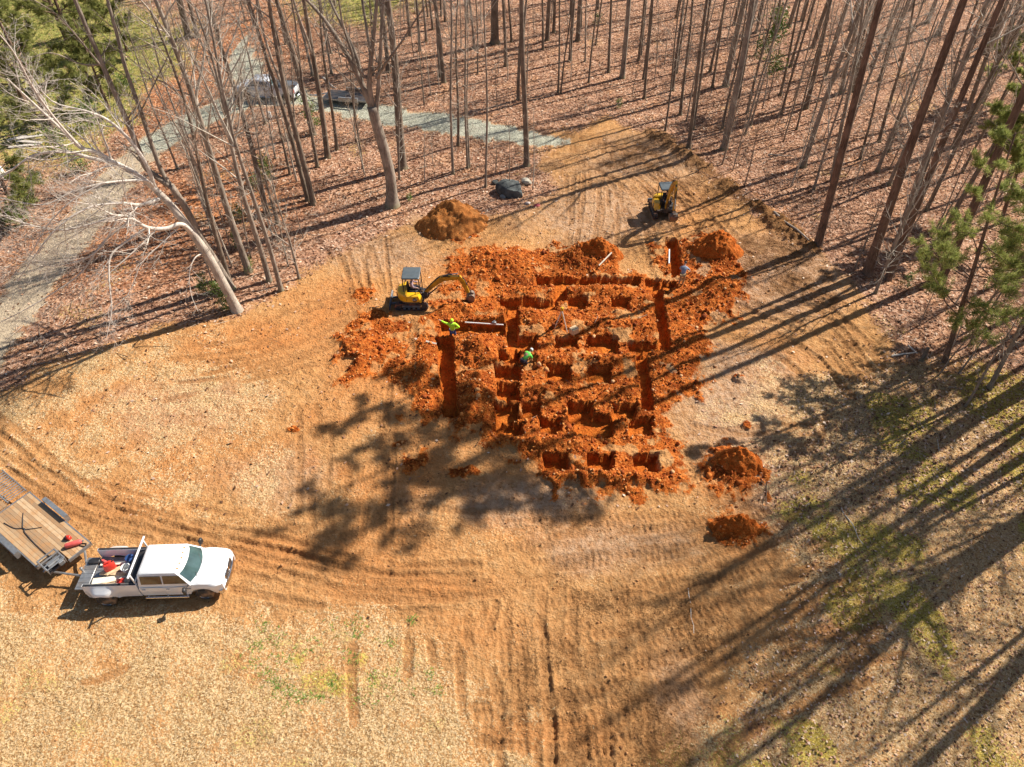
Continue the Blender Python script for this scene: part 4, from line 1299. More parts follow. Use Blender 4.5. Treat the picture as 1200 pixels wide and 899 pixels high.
limb_px(nb, [(155, 257), (120, 285), (95, 320), (60, 345), (20, 368), (-15, 385)], Y - 2, -4.5, .06, .015, O, rng, 13)
limb_px(nb, [(140, 253), (112, 296), (60, 312), (0, 300)], Y - 2.5, -3.5, .05, .015, O, rng, 12)
limb_px(nb, [(213, 263), (190, 285), (165, 310), (150, 345), (120, 372)], Y - .5, -4, .05, .013, O, rng, 11)
limb_px(nb, [(120, 215), (85, 235), (55, 265), (35, 300), (10, 330)], Y - 3, -3, .045, .012, O, rng, 11)
limb_px(nb, [(93, 172), (65, 140), (40, 105), (15, 60), (-10, 30)], Y - 2, -2, .07, .018, O, rng, 10)
nb.build('crown', M_TWIGBARK[2], t, angle=180, fix=False)

bx, by = 273, 341
X, Y = G(bx, by); O = np.array([X, Y, gz(X, Y)])
t = empty('forked_tree', O, 'tall grey tree forking twice close behind the big pale trunk', 'tree')
nb = NB()
P = smooth_path3(np.array([PY(x, y, Y) - O for x, y in ((273, 341), (256, 312), (236, 280), (217, 243), (200, 217))]), 4)
nb.tube(np.vstack([P[0] - [0, 0, .4], P]), np.concatenate([[.40, .33, .27, .25], np.linspace(.24, .19, len(P) - 3)]), 10)
nb.build('trunk', M_BARK[0], t, angle=180, fix=False)
nb = NB()
limb_px(nb, [(202, 220), (180, 205), (170, 195), (163, 177), (150, 145), (137, 115), (123, 83), (107, 45), (88, 0), (80, -30)], Y, 0, .19, .09, O, rng, 10, 1, L=3)
limb_px(nb, [(202, 220), (190, 202), (178, 170), (163, 125), (147, 80), (137, 40), (126, 0), (120, -30)], Y, 1.0, .14, .07, O, rng, 10, 1, L=3)
limb_px(nb, [(123, 83), (100, 55), (70, 20), (40, 0)], Y, -1.5, .06, .02, O, rng, 9, 1)
limb_px(nb, [(116, 76), (95, 75), (60, 62), (30, 70)], Y, -2, .05, .015, O, rng, 9, 1)
limb_px(nb, [(150, 145), (165, 130), (185, 90), (205, 50), (225, 10)], Y, 1.5, .05, .015, O, rng, 8, 1)
nb.build('limbs', M_BARK[0], t, angle=180, fix=False)

# the big grey tree with many forks beside the dirt heap
rng = np.random.default_rng(78)
bx, by = 460, 241
X, Y = G(bx, by); O = np.array([X, Y, gz(X, Y)])
t = empty('forked_tree', O, 'thick grey tree forking low into many limbs behind the brown dirt heap', 'tree')
nb = NB()
P = smooth_path3(np.array([PY(x, y, Y) - O for x, y in ((460, 241), (457, 205), (449, 172), (441, 145), (436, 125))]), 4)
nb.tube(np.vstack([P[0] - [0, 0, .4], P]), np.concatenate([[.85, .62, .47, .42], np.linspace(.40, .36, len(P) - 3)]), 12)
nb.build('trunk', M_BARK[0], t, angle=180, fix=False)
nb = NB()
for pts, a, b_, n in (([(436, 127), (424, 98), (410, 70), (392, 40), (376, 18), (355, -5)], .22, .09, 9), ([(424, 98), (419, 70), (407, 42), (396, 20), (384, -5)], .15, .07, 8),
                      ([(437, 126), (433, 98), (436, 60), (440, 20), (443, -15)], .2, .1, 9), ([(441, 130), (444, 98), (446, 60), (448, 20), (452, -15)], .16, .09, 8),
                      ([(441, 92), (455, 70), (470, 50), (488, 22), (500, 5)], .1, .03, 9), ([(418, 84), (412, 60), (402, 30), (397, 0)], .12, .05, 7), ([(432, 118), (415, 100), (398, 85), (380, 70)], .06, .02, 6)):
    limb_px(nb, pts, Y, rng.uniform(-1, 2), a, b_, O, rng, n, 1, L=3.4)
nb.build('limbs', M_BARK[0], t, angle=180, fix=False)

# ------------------------------------------------------------------ trees out of the picture whose shadows lie in it, and the rest of the wood
OFF = [((31.6, 27.6), 31, .26, 'X'), ((33.8, 31.6), 33, .26, 'X'), ((36.4, 29.2), 32, .28, 'X'), ((38.4, 33.8), 33, .28, 'X'), ((35.4, 25.4), 31, .24, 'X'), ((32.6, 24.4), 30, .22, 'X'),
       ((30.5, 19.0), 23, .16, 'X'), ((32.5, 26.8), 24, .2, 'X'), ((35.2, 30.2), 26, .24, 'X'), ((38.6, 27.2), 26, .26, 'X'), ((40.3, 36.4), 27, .26, 'X'), ((43.8, 32.6), 27, .26, 'X'),
       ((34.8, 20.6), 23, .2, 'X'), ((47, 42), 26, .24, 'X'), ((30.2, 24.6), 22, .15, 'X'), ((28.4, 13.2), 22, .2, 'X'), ((37.0, 22.6), 25, .24, 'X'), ((43, 26), 27, .28, 'X'), ((33.4, 33.8), 24, .2, 'X'),
       ((60, 62), 24, .24, 'X'), ((64, 74), 24, .26, 'X'), ((58, 70), 23, .22, 'X'), ((68, 84), 24, .26, 'X'),
       ((36.5, 26.2), 24, .28, 'X'), ((28.6, 21.5), 25, .36, 'X'), ((26.2, 16.0), 24, .30, 'X'), ((31.5, 29.4), 24, .25, 'X'), ((33.6, 24.3), 23, .22, 'X'),
       ((37.8, 33.0), 25, .26, 'X'), ((41.5, 40.5), 25, .28, 'X'), ((45.5, 47), 25, .28, 'X'), ((49, 56), 25, .28, 'X'), ((55, 50), 24, .26, 'X'), ((52, 66), 24, .3, 'X')]
for i, (b, h, r0, z) in enumerate(OFF):
    tree(0, 0, nrm(np.array([random.uniform(-.03, .05), random.uniform(-.03, .03), 1])), h, r0, i % 2, .45, 15, 1, 300 + i, 'bare_tree', 'X', .25, base=b)
# pines out of the picture on the right: their crowns shade the lower middle
BACK = [(r_ * 1.0, y_) for r_, y_ in ((-22, 98), (-12, 101), (-4, 97), (3, 103), (10, 98), (17, 102), (24, 97), (31, 101), (38, 98), (45, 103), (52, 98), (60, 101), (68, 97), (-17, 108), (0, 110), (14, 109), (28, 110), (42, 110), (56, 109), (72, 92), (66, 90), (-30, 104))]
for i, b in enumerate(BACK):
    b = (b[0] + random.uniform(-2, 2), b[1] + random.uniform(-2, 2))
    tree(0, 0, nrm(np.array([random.uniform(-.03, .03), random.uniform(-.03, .03), 1])), random.uniform(19, 25), random.uniform(.12, .26), i % 2, .5, 11, 1, 350 + i, 'bare_tree', 'B', .18, base=b, low=0)
for i, (b, h, r0) in enumerate(()):
    pine(b, np.array([0, 0, 1.0]), h, r0, .66, 16, 4.0, 200 + i, None, 'tall_pine', (12, 14, .34, .03), zone='X')

r = random.Random(5)
taken = [(d['px'], d['py']) for d in ALLT]


def inside(p, poly):
    return sdf(np.array([p[0]]), np.array([p[1]]), poly)[0] < 0.8


def free_spot(x0, x1, y0, y1, gap):
    for _ in range(200):
        px, py = r.uniform(x0, x1), r.uniform(y0, y1)
        p = G(px, py)
        if inside(p, CLEAR) or inside(p, LAWN):
            continue
        P1 = np.array([p[0]]); P2 = np.array([p[1]])
        if polyline(P1, P2, smooth_path(ROAD))[0][0] < 3.2 or polyline(P1, P2, smooth_path(ROAD_UP))[0][0] < 3 or polyline(P1, P2, smooth_path(PATH))[0][0] < 2.5:
            continue
        if any(math.hypot(px - a, (py - b) * 1.6) < gap for a, b in taken):
            continue
        taken.append((px, py))
        return px, py
    return None


REST = [(22, 400, 740, -25, 100, 10, 'F', (1.6, 3), (12, 20)), (26, 740, 1010, -20, 160, 10, 'R', (1.6, 3.2), (12, 20)), (12, 200, 400, -20, 230, 12, 'L', (1.6, 3.2), (10, 16)), (12, 470, 720, -25, 85, 16, 'F', (2.2, 4), (16, 22)), (14, 740, 1000, -20, 95, 16, 'R', (2.2, 4.5), (16, 22)), (7, 1010, 1200, -10, 250, 18, 'P', (3, 5), (14, 20)),
        (14, 950, 1190, -10, 240, 14, 'P', (2.5, 4.5), (10, 16)), (4, 330, 480, 0, 95, 18, 'F', (2.2, 4), (14, 20)), (4, 180, 330, -20, 60, 20, 'F', (2.5, 4.5), (14, 18))]
i = 0
for n, x0, x1, y0, y1, gap, zn, (w0, w1), (h0, h1) in REST:
    for _ in range(n):
        s = free_spot(x0, x1, y0, y1, gap)
        if s:
            i += 1
            r0 = r.uniform(w0, w1) * math.hypot(H, G(*s)[1]) / F / 2
            tree(*s, nrm(np.array([r.uniform(-.05, .05), r.uniform(-.03, .03), 1])), r.uniform(h0, h1), r0, r.choice((0, 1, 1)) if h0 != 10 else 0, .55 if h0 != 10 else .25, 13, 1, 400 + i, 'bare_tree', zn, .17 if h0 != 10 else .24)

# thin saplings of the understorey: seven shapes, turned and scaled
M_SAP = simple('sapling_bark', (.27, .21, .16), .9, var=.3)
M_SAPP = simple('sapling_pale_bark', (.46, .39, .31), .9, var=.25)
SAPS = []
for k in range(8):
    rng = np.random.default_rng(900 + k)
    h = 5.0 + k * .6
    P = path_from((0, 0, -.2), (0, 0, 1), h, rng, .035, .03, 9)
    nb = NB(); nb.tube(P, np.linspace(.072, .018, 10), 6)
    twigs(nb, P, h * .45, .045, 1, rng, 13, .10, (.4, .95), .22, (.3, .6), .14)
    o = nb.build('sapling', M_SAP if k % 2 else M_SAPP, None, angle=180, fix=False)
    SAPS.append(o)
used = set()
SAPZ = [(14, 385, 640, 110, 230, 12, 'C'), (20, 400, 740, 0, 105, 13, 'F'), (34, 740, 1010, 5, 250, 12, 'R'), (34, 990, 1190, 10, 420, 11, 'P'), (22, 225, 390, 140, 335, 13, 'L'), (5, 1040, 1190, 380, 480, 16, 'P')]
SAP = []
for n, x0, x1, y0, y1, gap, zn in SAPZ:
    for _ in range(n):
        s = free_spot(x0, x1, y0, y1, gap)
        if not s:
            continue
        k = r.randrange(8)
        if k in used:
            o = SAPS[k].copy(); COL.objects.link(o)
        else:
            o = SAPS[k]; used.add(k)
        x, y = G(*s)
        o.location = (x, y, gz(x, y))
        q = r.uniform(.55, 1.25)
        o.scale = (q, q, q)
        o.rotation_euler = (r.uniform(-.07, .07), r.uniform(-.07, .07), r.uniform(0, 6.28))
        SAP.append(dict(o=o, px=s[0], py=s[1], zone=zn, q=q * (5 + .6 * k)))

# ------------------------------------------------------------------ labels that single each tree out
ONES = ['', 'first', 'second', 'third', 'fourth', 'fifth', 'sixth', 'seventh', 'eighth', 'ninth']
TEEN = ['tenth', 'eleventh', 'twelfth', 'thirteenth', 'fourteenth', 'fifteenth', 'sixteenth', 'seventeenth', 'eighteenth', 'nineteenth']
TENS = ['', '', 'twent', 'thirt', 'fort', 'fift', 'sixt', 'sevent', 'eight']
ORD = ONES[1:] + TEEN + [TENS[a] + ('ieth' if b == 0 else 'y-' + ONES[b]) for a in range(2, 9) for b in range(10)]
ZP = {'L': 'trees leaning left of the dig', 'M': 'trees below the parked pickup', 'F': 'trees behind the gravel road', 'C': 'trees between road and dirt heap',
      'R': 'trees behind the dark soil bank', 'P': 'trees at the right edge', 'X': 'trees beyond the right edge', 'B': 'trees beyond the top edge'}
for zn, ph in ZP.items():
    L = sorted((d for d in ALLT if d['zone'] == zn), key=lambda d: d['px'])
    for k, d in enumerate(L):
        th = 'thick' if d['r'] > .24 else 'slender' if d['r'] < .13 else 'medium'
        cl = ('grey', 'brown', 'pale', 'reddish pine')[d['kind']]
        w = 'trunk'
        d['o']['label'] = f"{th} {cl} {w}, {ORD[k]} from the left among the {ph}"
        d['o']['group'] = 'bare ' + ph if d['kind'] != 3 else 'tall pines beyond the right edge'
ZS = {'C': 'between the road and the dirt heap', 'F': 'behind the gravel road', 'R': 'behind the dark soil bank', 'P': 'at the right edge', 'L': 'left of the dig'}
for zn, ph in ZS.items():
    L = sorted((d for d in SAP if d['zone'] == zn), key=lambda d: d['px'])
    for k, d in enumerate(L):
        sz = 'short' if d['q'] < 5.2 else 'tall'
        tag(d['o'], f"{sz} leafless sapling, {ORD[k]} from left {ph}", 'sapling', 'leafless saplings ' + ph)

# ================================================================== VEHICLES, MACHINES, PEOPLE, THINGS
M_WHITE = simple('white_paint', (.80, .81, .82), .28, var=.02, scale=3, coat=.6, dirt=(.50, .38, .26), dirt_amt=.18)
M_SILVER = simple('silver_paint', (.72, .74, .77), .3, var=.02, scale=3, coat=.5, dirt=(.45, .36, .27), dirt_amt=.2)
M_GLASS = simple('tinted_glass', (.045, .085, .085), .04, var=.25, scale=2.5, spec=.9, coat=.5)
M_GLASS_SIDE = simple('side_glass_reflection', (.10, .065, .035), .05, var=.35, scale=3, spec=.9)  # brown reflection on the side windows put into the glass colour
M_CHROME = simple('chrome', (.62, .63, .65), .16, 1.0, var=.08, scale=6)
M_STEEL = simple('grey_steel', (.33, .34, .35), .45, .7, var=.2, scale=6, dirt=(.35, .24, .15), dirt_amt=.5)
M_DKSTEEL = simple('dark_steel', (.05, .052, .058), .5, .3, var=.3, scale=6, dirt=(.22, .13, .08), dirt_amt=.5)
M_RUBBER = simple('tyre_rubber', (.04, .035, .03), .85, var=.3, scale=8, dirt=(.46, .28, .15), dirt_amt=.9, bump=.3)
M_BLACK = simple('black_plastic', (.02, .021, .024), .45, var=.3, scale=6, dirt=(.2, .13, .09), dirt_amt=.25)
M_REDLENS = simple('red_lens', (.45, .015, .012), .2, var=.1, coat=.5)
M_AMBER = simple('amber_lens', (.55, .24, .04), .2, var=.1, coat=.5)
M_LAMP = simple('headlamp_lens', (.55, .58, .60), .1, var=.1, coat=.8)
M_RED = simple('red_plastic', (.60, .035, .022), .4, var=.15, scale=6, dirt=(.4, .15, .08), dirt_amt=.3)
M_REDPAINT = simple('faded_red_paint', (.62, .10, .085), .45, var=.15, scale=6)
M_BLUE = simple('blue_plastic', (.03, .07, .20), .4, var=.2, scale=6)
M_YELLOW = simple('yellow_paint', (.78, .44, .012), .35, var=.08, scale=4, coat=.3, dirt=(.36, .16, .04), dirt_amt=.45)
M_BOOM = simple('worn_yellow_paint', (.52, .27, .012), .5, var=.3, scale=5, dirt=(.10, .05, .02), dirt_amt=.8)
M_ROOF = simple('canopy_slate', (.075, .095, .11), .5, var=.15, scale=4, dirt=(.2, .18, .15), dirt_amt=.25)
M_TRACK = simple('track_rubber', (.05, .042, .038), .85, var=.35, scale=9, dirt=(.36, .12, .045), dirt_amt=.8, bump=.4)
M_BLADE = simple('blade_steel', (.075, .105, .14), .5, .2, var=.25, scale=5, dirt=(.42, .30, .2), dirt_amt=.55)
M_BUCKET = simple('bucket_steel', (.14, .115, .095), .6, .2, var=.3, scale=6, dirt=(.42, .18, .07), dirt_amt=.6)
M_SKIN = simple('skin', (.50, .28, .19), .55, var=.08)
M_LIME = simple('lime_cloth', (.48, .92, .03), .8, var=.12, scale=12)
M_GREENSHIRT = simple('green_cloth', (.16, .72, .10), .8, var=.15, scale=12)
M_JEANS = simple('blue_denim', (.035, .075, .19), .9, var=.3, scale=12, dirt=(.35, .13, .05), dirt_amt=.4)
M_DARKCLOTH = simple('dark_cloth', (.02, .02, .035), .9, var=.3, scale=12)
M_KHAKI = simple('khaki_cloth', (.42, .27, .13), .9, var=.2, scale=12, dirt=(.4, .15, .05), dirt_amt=.4)
M_GREYSHIRT = simple('grey_blue_cloth', (.24, .28, .37), .85, var=.15, scale=12)
M_PALECLOTH = simple('pale_cloth', (.36, .25, .28), .85, var=.3, scale=14)
M_WHITECAP = simple('white_cap', (.82, .80, .74), .7, var=.05)
M_BOOT = simple('boot_leather', (.10, .055, .03), .8, var=.3, dirt=(.4, .13, .04), dirt_amt=.6)
M_HAIR = simple('dark_hair', (.02, .014, .01), .7, var=.3, scale=20)
M_EYE = simple('eye', (.02, .015, .012), .3)
M_PALEWOOD = simple('pale_wood', (.58, .42, .25), .8, var=.25, scale=10)
M_WHITEWOOD = simple('whitish_board', (.70, .62, .50), .75, var=.15, scale=10)
M_WHITEPLAST = simple('white_plastic', (.80, .80, .78), .4, var=.06)
M_GREYWOOD = simple('weathered_wood', (.50, .46, .42), .85, var=.25, scale=9)


def planks_material(name):
    """deck of long boards: the joints, the grain and each board's own shade"""
    m, nt, b = new_mat(name)
    tc = nd(nt, 'ShaderNodeTexCoord')
    sx = nd(nt, 'ShaderNodeSeparateXYZ'); nt.links.new(tc.outputs['Object'], sx.inputs[0])
    y = mth(nt, 'DIVIDE', sx.outputs[1], .17)
    fl = mth(nt, 'FLOOR', y); fr = mth(nt, 'FRACT', y)
    wn = nd(nt, 'ShaderNodeTexWhiteNoise', noise_dimensions='1D'); nt.links.new(fl, wn.inputs['W'])
    mp = nd(nt, 'ShaderNodeMapping'); mp.inputs['Scale'].default_value = (1.0, 14, 1)
    nt.links.new(tc.outputs['Object'], mp.inputs['Vector'])
    n = nd(nt, 'ShaderNodeTexNoise', i_Scale=2.5, i_Detail=6.0); nt.links.new(mp.outputs[0], n.inputs['Vector'])
    n2 = nd(nt, 'ShaderNodeTexNoise', i_Scale=2.6, i_Detail=6.0, i_Roughness=.7); nt.links.new(tc.outputs['Object'], n2.inputs['Vector'])
    c = ramp(nt, [(.2, (.25, .155, .085)), (.5, (.41, .275, .155)), (.8, (.54, .39, .24))], mth(nt, 'MULTIPLY_ADD', wn.outputs[0], .5, mth(nt, 'MULTIPLY', n.outputs[0], .45)))
    c = mixc(nt, ramp(nt, [(.45, (0, 0, 0)), (.68, (.8,) * 3)], n2.outputs[0]), c, (.40, .19, .065))
    gap = mth(nt, 'LESS_THAN', mth(nt, 'ABSOLUTE', mth(nt, 'SUBTRACT', fr, .5)), .46)
    c = mixc(nt, gap, (.10, .06, .03), c)
    nt.links.new(c, b.inputs['Base Color']); b.inputs['Roughness'].default_value = .8
    return m


M_PLANKS = planks_material('deck_planks')
WB = 2.1
CR = -.50


def wheel(parent, x, y, r=.40, w=.27, tyre=M_RUBBER, rim=M_CHROME, out=1, dish=.03, name='wheel'):
    e = bpy.data.objects.new(name, None); COL.objects.link(e); e.parent = parent
    e.location = (x, y, r)
    nb = NB()
    nb.lathe([(r * .60, -w * .46), (r * .86, -w / 2), (r * .97, -w * .38), (r, -w * .15), (r, w * .15), (r * .97, w * .38), (r * .86, w / 2), (r * .60, w * .46)], (0, 0, 0), 'y', 28)
    nb.build('tyre', tyre, e)
    nb = NB()
    o = out * w / 2
    nb.lathe([(r * .02, o * .55), (r * .20, o * .80), (r * .24, o * .55), (r * .50, o * .45), (r * .60, o * .98), (r * .615, o * .80), (r * .615, -o * .8)], (0, 0, 0), 'y', 24)
    nb.build('rim', rim, e)
    return e


def pickup(loc, rz, label, paint, dually=True, gate_open=True, name='pickup_truck'):
    t = empty(name, loc, label, 'pickup truck', rz)
    # lower body: front and cab
    def arch(x, xa, R=.53, zc=.42):
        d = abs(x - xa)
        return zc + math.sqrt(R * R - d * d) if d < R else .48
    xs = sorted(set([3.02, 2.98, 2.9, 2.78] + list(np.linspace(2.66, 1.54, 25)) + [1.4, 1.1, .7, .3, 0, CR]), reverse=True)
    rings = []
    for x in xs:
        f = np.interp(x, [2.0, 2.6, 2.85, 3.02], [1.0, .985, .94, .84])
        top = np.interp(x, [-.2, 1.9, 2.1, 2.6, 2.9, 3.02], [1.24, 1.26, 1.29, 1.24, 1.16, 1.08])
        zl = arch(x, WB)
        half = [(0, .45), (.80, .45), (.955 * f, zl), (.985 * f, max(zl + .02, .62)), (1.0 * f, max(zl + .05, .90)), (.985 * f, max(zl + .08, 1.08)), (.93 * f, top - .06), (.84 * f, top - .005), (.55 * f, top + .025), (0, top + .045)]
        rings.append([(x, y, z) for y, z in half] + [(x, -y, z) for y, z in half[-2:0:-1]])
    nb = NB(); nb.loft(rings); nb.build('body', paint, t, angle=32)
    # cab
    def ringc(z, xf, xr, hw, bow, cr):
        pts = []
        for k in range(9):                                     # front edge, bowed
            s = -1 + 2 * k / 8
            pts.append((xf - bow * s * s - (cr if abs(s) == 1 else 0), hw * s, z))
        pts += [(xf * .6 + xr * .4, hw, z), (xr + cr, hw, z), (xr, hw - cr, z), (xr, 0, z), (xr, -hw + cr, z), (xr + cr, -hw, z), (xf * .6 + xr * .4, -hw, z)]
        return pts
    R0 = ringc(1.20, 2.02, CR, .95, .26, .03); R1 = ringc(1.27, 1.98, CR, .94, .26, .03)
    R2 = ringc(1.80, 1.50, CR + .07, .77, .14, .06); R3 = ringc(1.88, 1.40, CR + .12, .72, .12, .08); R4 = ringc(1.925, 1.22, CR + .25, .58, .08, .1); R5 = ringc(1.94, .9, 0, .3, .04, .1)
    nb = NB(); nb.loft([R0, R1, R2, R3, R4, R5]); nb.build('cab', paint, t, angle=40)

    def pane(nm, a0, a1, off, mat, lo=.10, hi=.95, e=.03):
        # glass laid on the slope between two rings
        A = np.array(R1)[a0:a1 + 1]; B = np.array(R2)[a0:a1 + 1]
        nrmv = np.array(off)
        k = len(A); ss = np.linspace(e, 1 - e, k)
        idx = ss * (k - 1)
        Ai = np.stack([np.interp(idx, range(k), A[:, c]) for c in range(3)], -1); Bi = np.stack([np.interp(idx, range(k), B[:, c]) for c in range(3)], -1)
        n = NB(); rr = [Ai * (1 - s) + Bi * s + nrmv for s in np.linspace(lo, hi, 4)]
        n.loft(rr, cap=False, closed=False)
        n.build(nm, mat, t, angle=180)
    pane('windshield', 0, 8, (.012, 0, .012), M_GLASS, .05, .96, .05)
    pane('rear_window', 11, 13, (-.012, 0, .004), M_GLASS, .15, .9, .12)
    for s in (1, -1):
        n = NB()
        for (x0, x1) in ((.62, 1.62), (CR + .16, .56)):
            q = []
            for (x, h) in ((x0, .12), (x1, .12), (min(x1, 1.36) if x1 > 1 else x1 - .0, .93), (x0 + .02, .93)):
                y = .94 * (1 - h) + .77 * h
                q.append((x, s * (y + .012), 1.27 + .53 * h + .006))
            n.add(q, [[0, 1, 2, 3]])
        n.build('side_window', M_GLASS_SIDE, t, smooth=False)
        # doors: thin panels standing 4 mm proud, with handles
        for x0, x1 in ((.60, 1.50), (CR + .06, .55)):
            d = NB()
            d.loft([[(x0, s * .99, .56), (x1, s * .99, .56), (x1, s * 1.006, .90), (x0, s * 1.006, .90)], [(x0, s * .994, .562), (x1, s * .994, .562), (x1, s * 1.010, .90), (x0, s * 1.010, .90)]])
            d.loft([[(x0, s * 1.003, .90), (x1, s * 1.003, .90), (x1, s * .975, 1.14), (x0, s * .975, 1.14)], [(x0, s * 1.010, .902), (x1, s * 1.010, .902), (x1, s * .982, 1.142), (x0, s * .982, 1.142)]])
            do = d.build('door', paint, t, smooth=False)
            h = NB(); h.rbox((x0 + .13, s * 1.008, 1.05), (.17, .03, .035), .01); h.build('door_handle', M_CHROME, do)
        m = NB()
        m.tube([(1.62, s * .94, 1.20), (1.60, s * 1.12, 1.24)], .035, 6)
        m.rbox((1.58, s * 1.24, 1.27), (.14, .24, .30), .04, rotz(s * -.25))
        m.build('mirror', M_BLACK, t)
        b = NB(); b.tube([(CR + .1, s * 1.04, .43), (1.48, s * 1.04, .43)], .045, 8)
        for x in (-.3, .55, 1.4):
            b.box((x, s * .97, .45), (.06, .16, .04))
        b.build('running_board', M_CHROME, t)
        l = NB(); l.rbox((2.955, s * .69, .98), (.10, .26, .17), .03, rotz(s * -.22)); l.build('headlight', M_LAMP, t)
    g = NB(); g.rbox((3.03, 0, .95), (.06, .94, .34), .03); go = g.build('grille', M_CHROME, t)
    g = NB()
    for k in (-1, 1):
        for z in (.87, 1.03):
            g.rbox((3.058, k * .235, z), (.02, .40, .125), .01)
    g.build('grille_opening', M_BLACK, go)
    b = NB(); b.loft([[(3.06 - .16 * s * s + dx, .98 * s, z) for dx, z in ((0, .46), (.06, .52), (.07, .62), (.05, .72), (-.06, .74), (-.10, .60))] for s in np.linspace(-1, 1, 9)]); b.build('front_bumper', M_CHROME, t)
    w = NB(); w.tube([(1.93, -.55, 1.315), (1.72, -.1, 1.49)], .012, 4); w.tube([(1.97, .1, 1.32), (1.75, .5, 1.46)], .012, 4); w.build('wiper', M_BLACK, t)
    for k in range(5 if dually else 0):
        m = NB(); m.rbox((1.30 - .02 * abs(k - 2), (k - 2) * .26, 1.915 - .008 * abs(k - 2)), (.09, .06, .03), .01); m.build('marker_light', M_AMBER, t)
    a = NB(); a.tube([(1.95, .84, 1.2), (1.90, .84, 1.75)], .008, 4); a.build('antenna', M_BLACK, t)
    bd = NB(); bd.rbox((1.62, -1.004, 1.02), (.20, .012, .035), .005); bd.rbox((1.44, -1.008, .86), (.10, .01, .03), .004); bd.build('badge', M_DKSTEEL, t)
    # bed
    xb = sorted(list(np.linspace(-2.66, -1.54, 27)) + [CR - .05, -.62, -.75, -.9, -1.2, -1.4, -2.78, -2.86], reverse=True)
    for s in (1, -1):
        rings = []
        for x in xb:
            bu = (.27 if dually else .0) * math.exp(-((x + WB) / .50) ** 4)
            zl = arch(x, -WB, .54)
            zt = 1.36
            zs = lambda z: max(z, zl + .02)
            rings.append([(x, s * .80, zs(.60)), (x, s * (.97 + bu), zl), (x, s * (1.0 + bu), zs(.80)), (x, s * (1.0 + bu), zs(1.0)), (x, s * (.985 + bu * .75), zs(1.12)), (x, s * (.97 + bu * .18), 1.25), (x, s * .955, zt), (x, s * .84, zt), (x, s * .825, 1.30), (x, s * .82, zs(.85))])
        n = NB(); n.loft(rings); so = n.build('bed_side', paint, t, angle=35)
        r = NB(); r.rbox((-1.71, s * .90, 1.368), (2.25, .10, .016), .006); r.build('bed_rail', M_BLACK, so)
        l = NB(); l.rbox((-2.865, s * .91, 1.08), (.03, .11, .36), .01); l.build('tail_light', M_REDLENS, t)
    n = NB(); n.box((-1.70, 0, .80), (2.32, 1.63, .06)); n.box((CR - .06, 0, 1.06), (.06, 1.62, .56))
    for k in range(9):
        n.box((-1.70, -.72 + .18 * k, .838), (2.28, .07, .016))
    n.build('bed_floor', M_STEEL, t, smooth=False)
    g = NB()
    if gate_open:
        g.rbox((-3.16, 0, .84), (.56, 1.60, .06), .02)
        for k in range(7):
            g.box((-3.16, -.66 + .22 * k, .875), (.5, .05, .014))
    else:
        g.rbox((-2.87, 0, 1.09), (.06, 1.62, .52), .02)
    g.build('tailgate', M_STEEL if gate_open else paint, t)
    b = NB(); b.rbox((-2.98, 0, .55), (.16, 1.75, .15), .03); b.box((-3.02, 0, .47), (.3, .09, .09)); b.build('rear_bumper', M_CHROME, t)
    u = NB(); u.box((-.1, 0, .46), (5.4, .9, .14)); u.tube([(-WB, -.75, .42), (-WB, .75, .42)], .07, 8); u.tube([(WB, -.75, .42), (WB, .75, .42)], .06, 8); u.build('chassis', M_BLACK, t, smooth=False)
    for x in (WB, -WB):
        for s in (1, -1):
            if x < 0 and dually:
                wheel(t, x, s * 1.07, .41, .25, M_RUBBER, M_CHROME, s)
                wheel(t, x, s * .76, .40, .25, M_RUBBER, M_STEEL, s)
            else:
                wheel(t, x, s * .86, .40, .26, M_RUBBER, M_CHROME if dually else M_DKSTEEL, s)
    return t


def flush(P):
    return Vector(P)


TX, TY = -15.66, 16.42
TR = math.radians(1.8)
TZ = gz(TX, TY) - .02
TRUCK = pickup((TX, TY, TZ), TR, 'white dual rear wheel pickup with tailgate down and tools in its bed', M_WHITE)
n = NB()
for s in (-1, 1):
    n.rbox((CR - .10, s * .86, 1.72), (.07, .07, .72), .02)
n.rbox((CR - .10, 0, 2.07), (.08, 2.1, .08), .02); n.rbox((CR - .10, 0, 1.42), (.06, 1.7, .06), .02)
n.build('headache_rack', M_WHITE, TRUCK)
TM = Matrix.Translation((TX, TY, TZ)) @ Matrix.Rotation(TR, 4, 'Z')


def in_bed(name, nb, mat, x, y, z, rz, label, cat, group=None, rot=None):
    o = nb.build(name, mat)
    o.matrix_world = TM @ Matrix.Translation((x, y, z)) @ Matrix.Rotation(rz, 4, 'Z') @ (rot or Matrix())
    return tag(o, label, cat, group)


n = NB(); n.rbox((0, 0, .25), (.46, 1.6, .5), .04); n.rbox((0, 0, .515), (.48, 1.62, .05), .02)
tb = in_bed('truck_toolbox', n, M_BLACK, -.88, 0, .85, 0, 'black crosswise toolbox at the front of the white pickup bed', 'toolbox')
n = NB(); n.rbox((0, -.4, 0), (.02, .12, .06), .01); n.rbox((0, .4, 0), (.02, .12, .06), .01)
o = n.build('latch', M_CHROME, tb); o.location = (-.25, 0, .42)


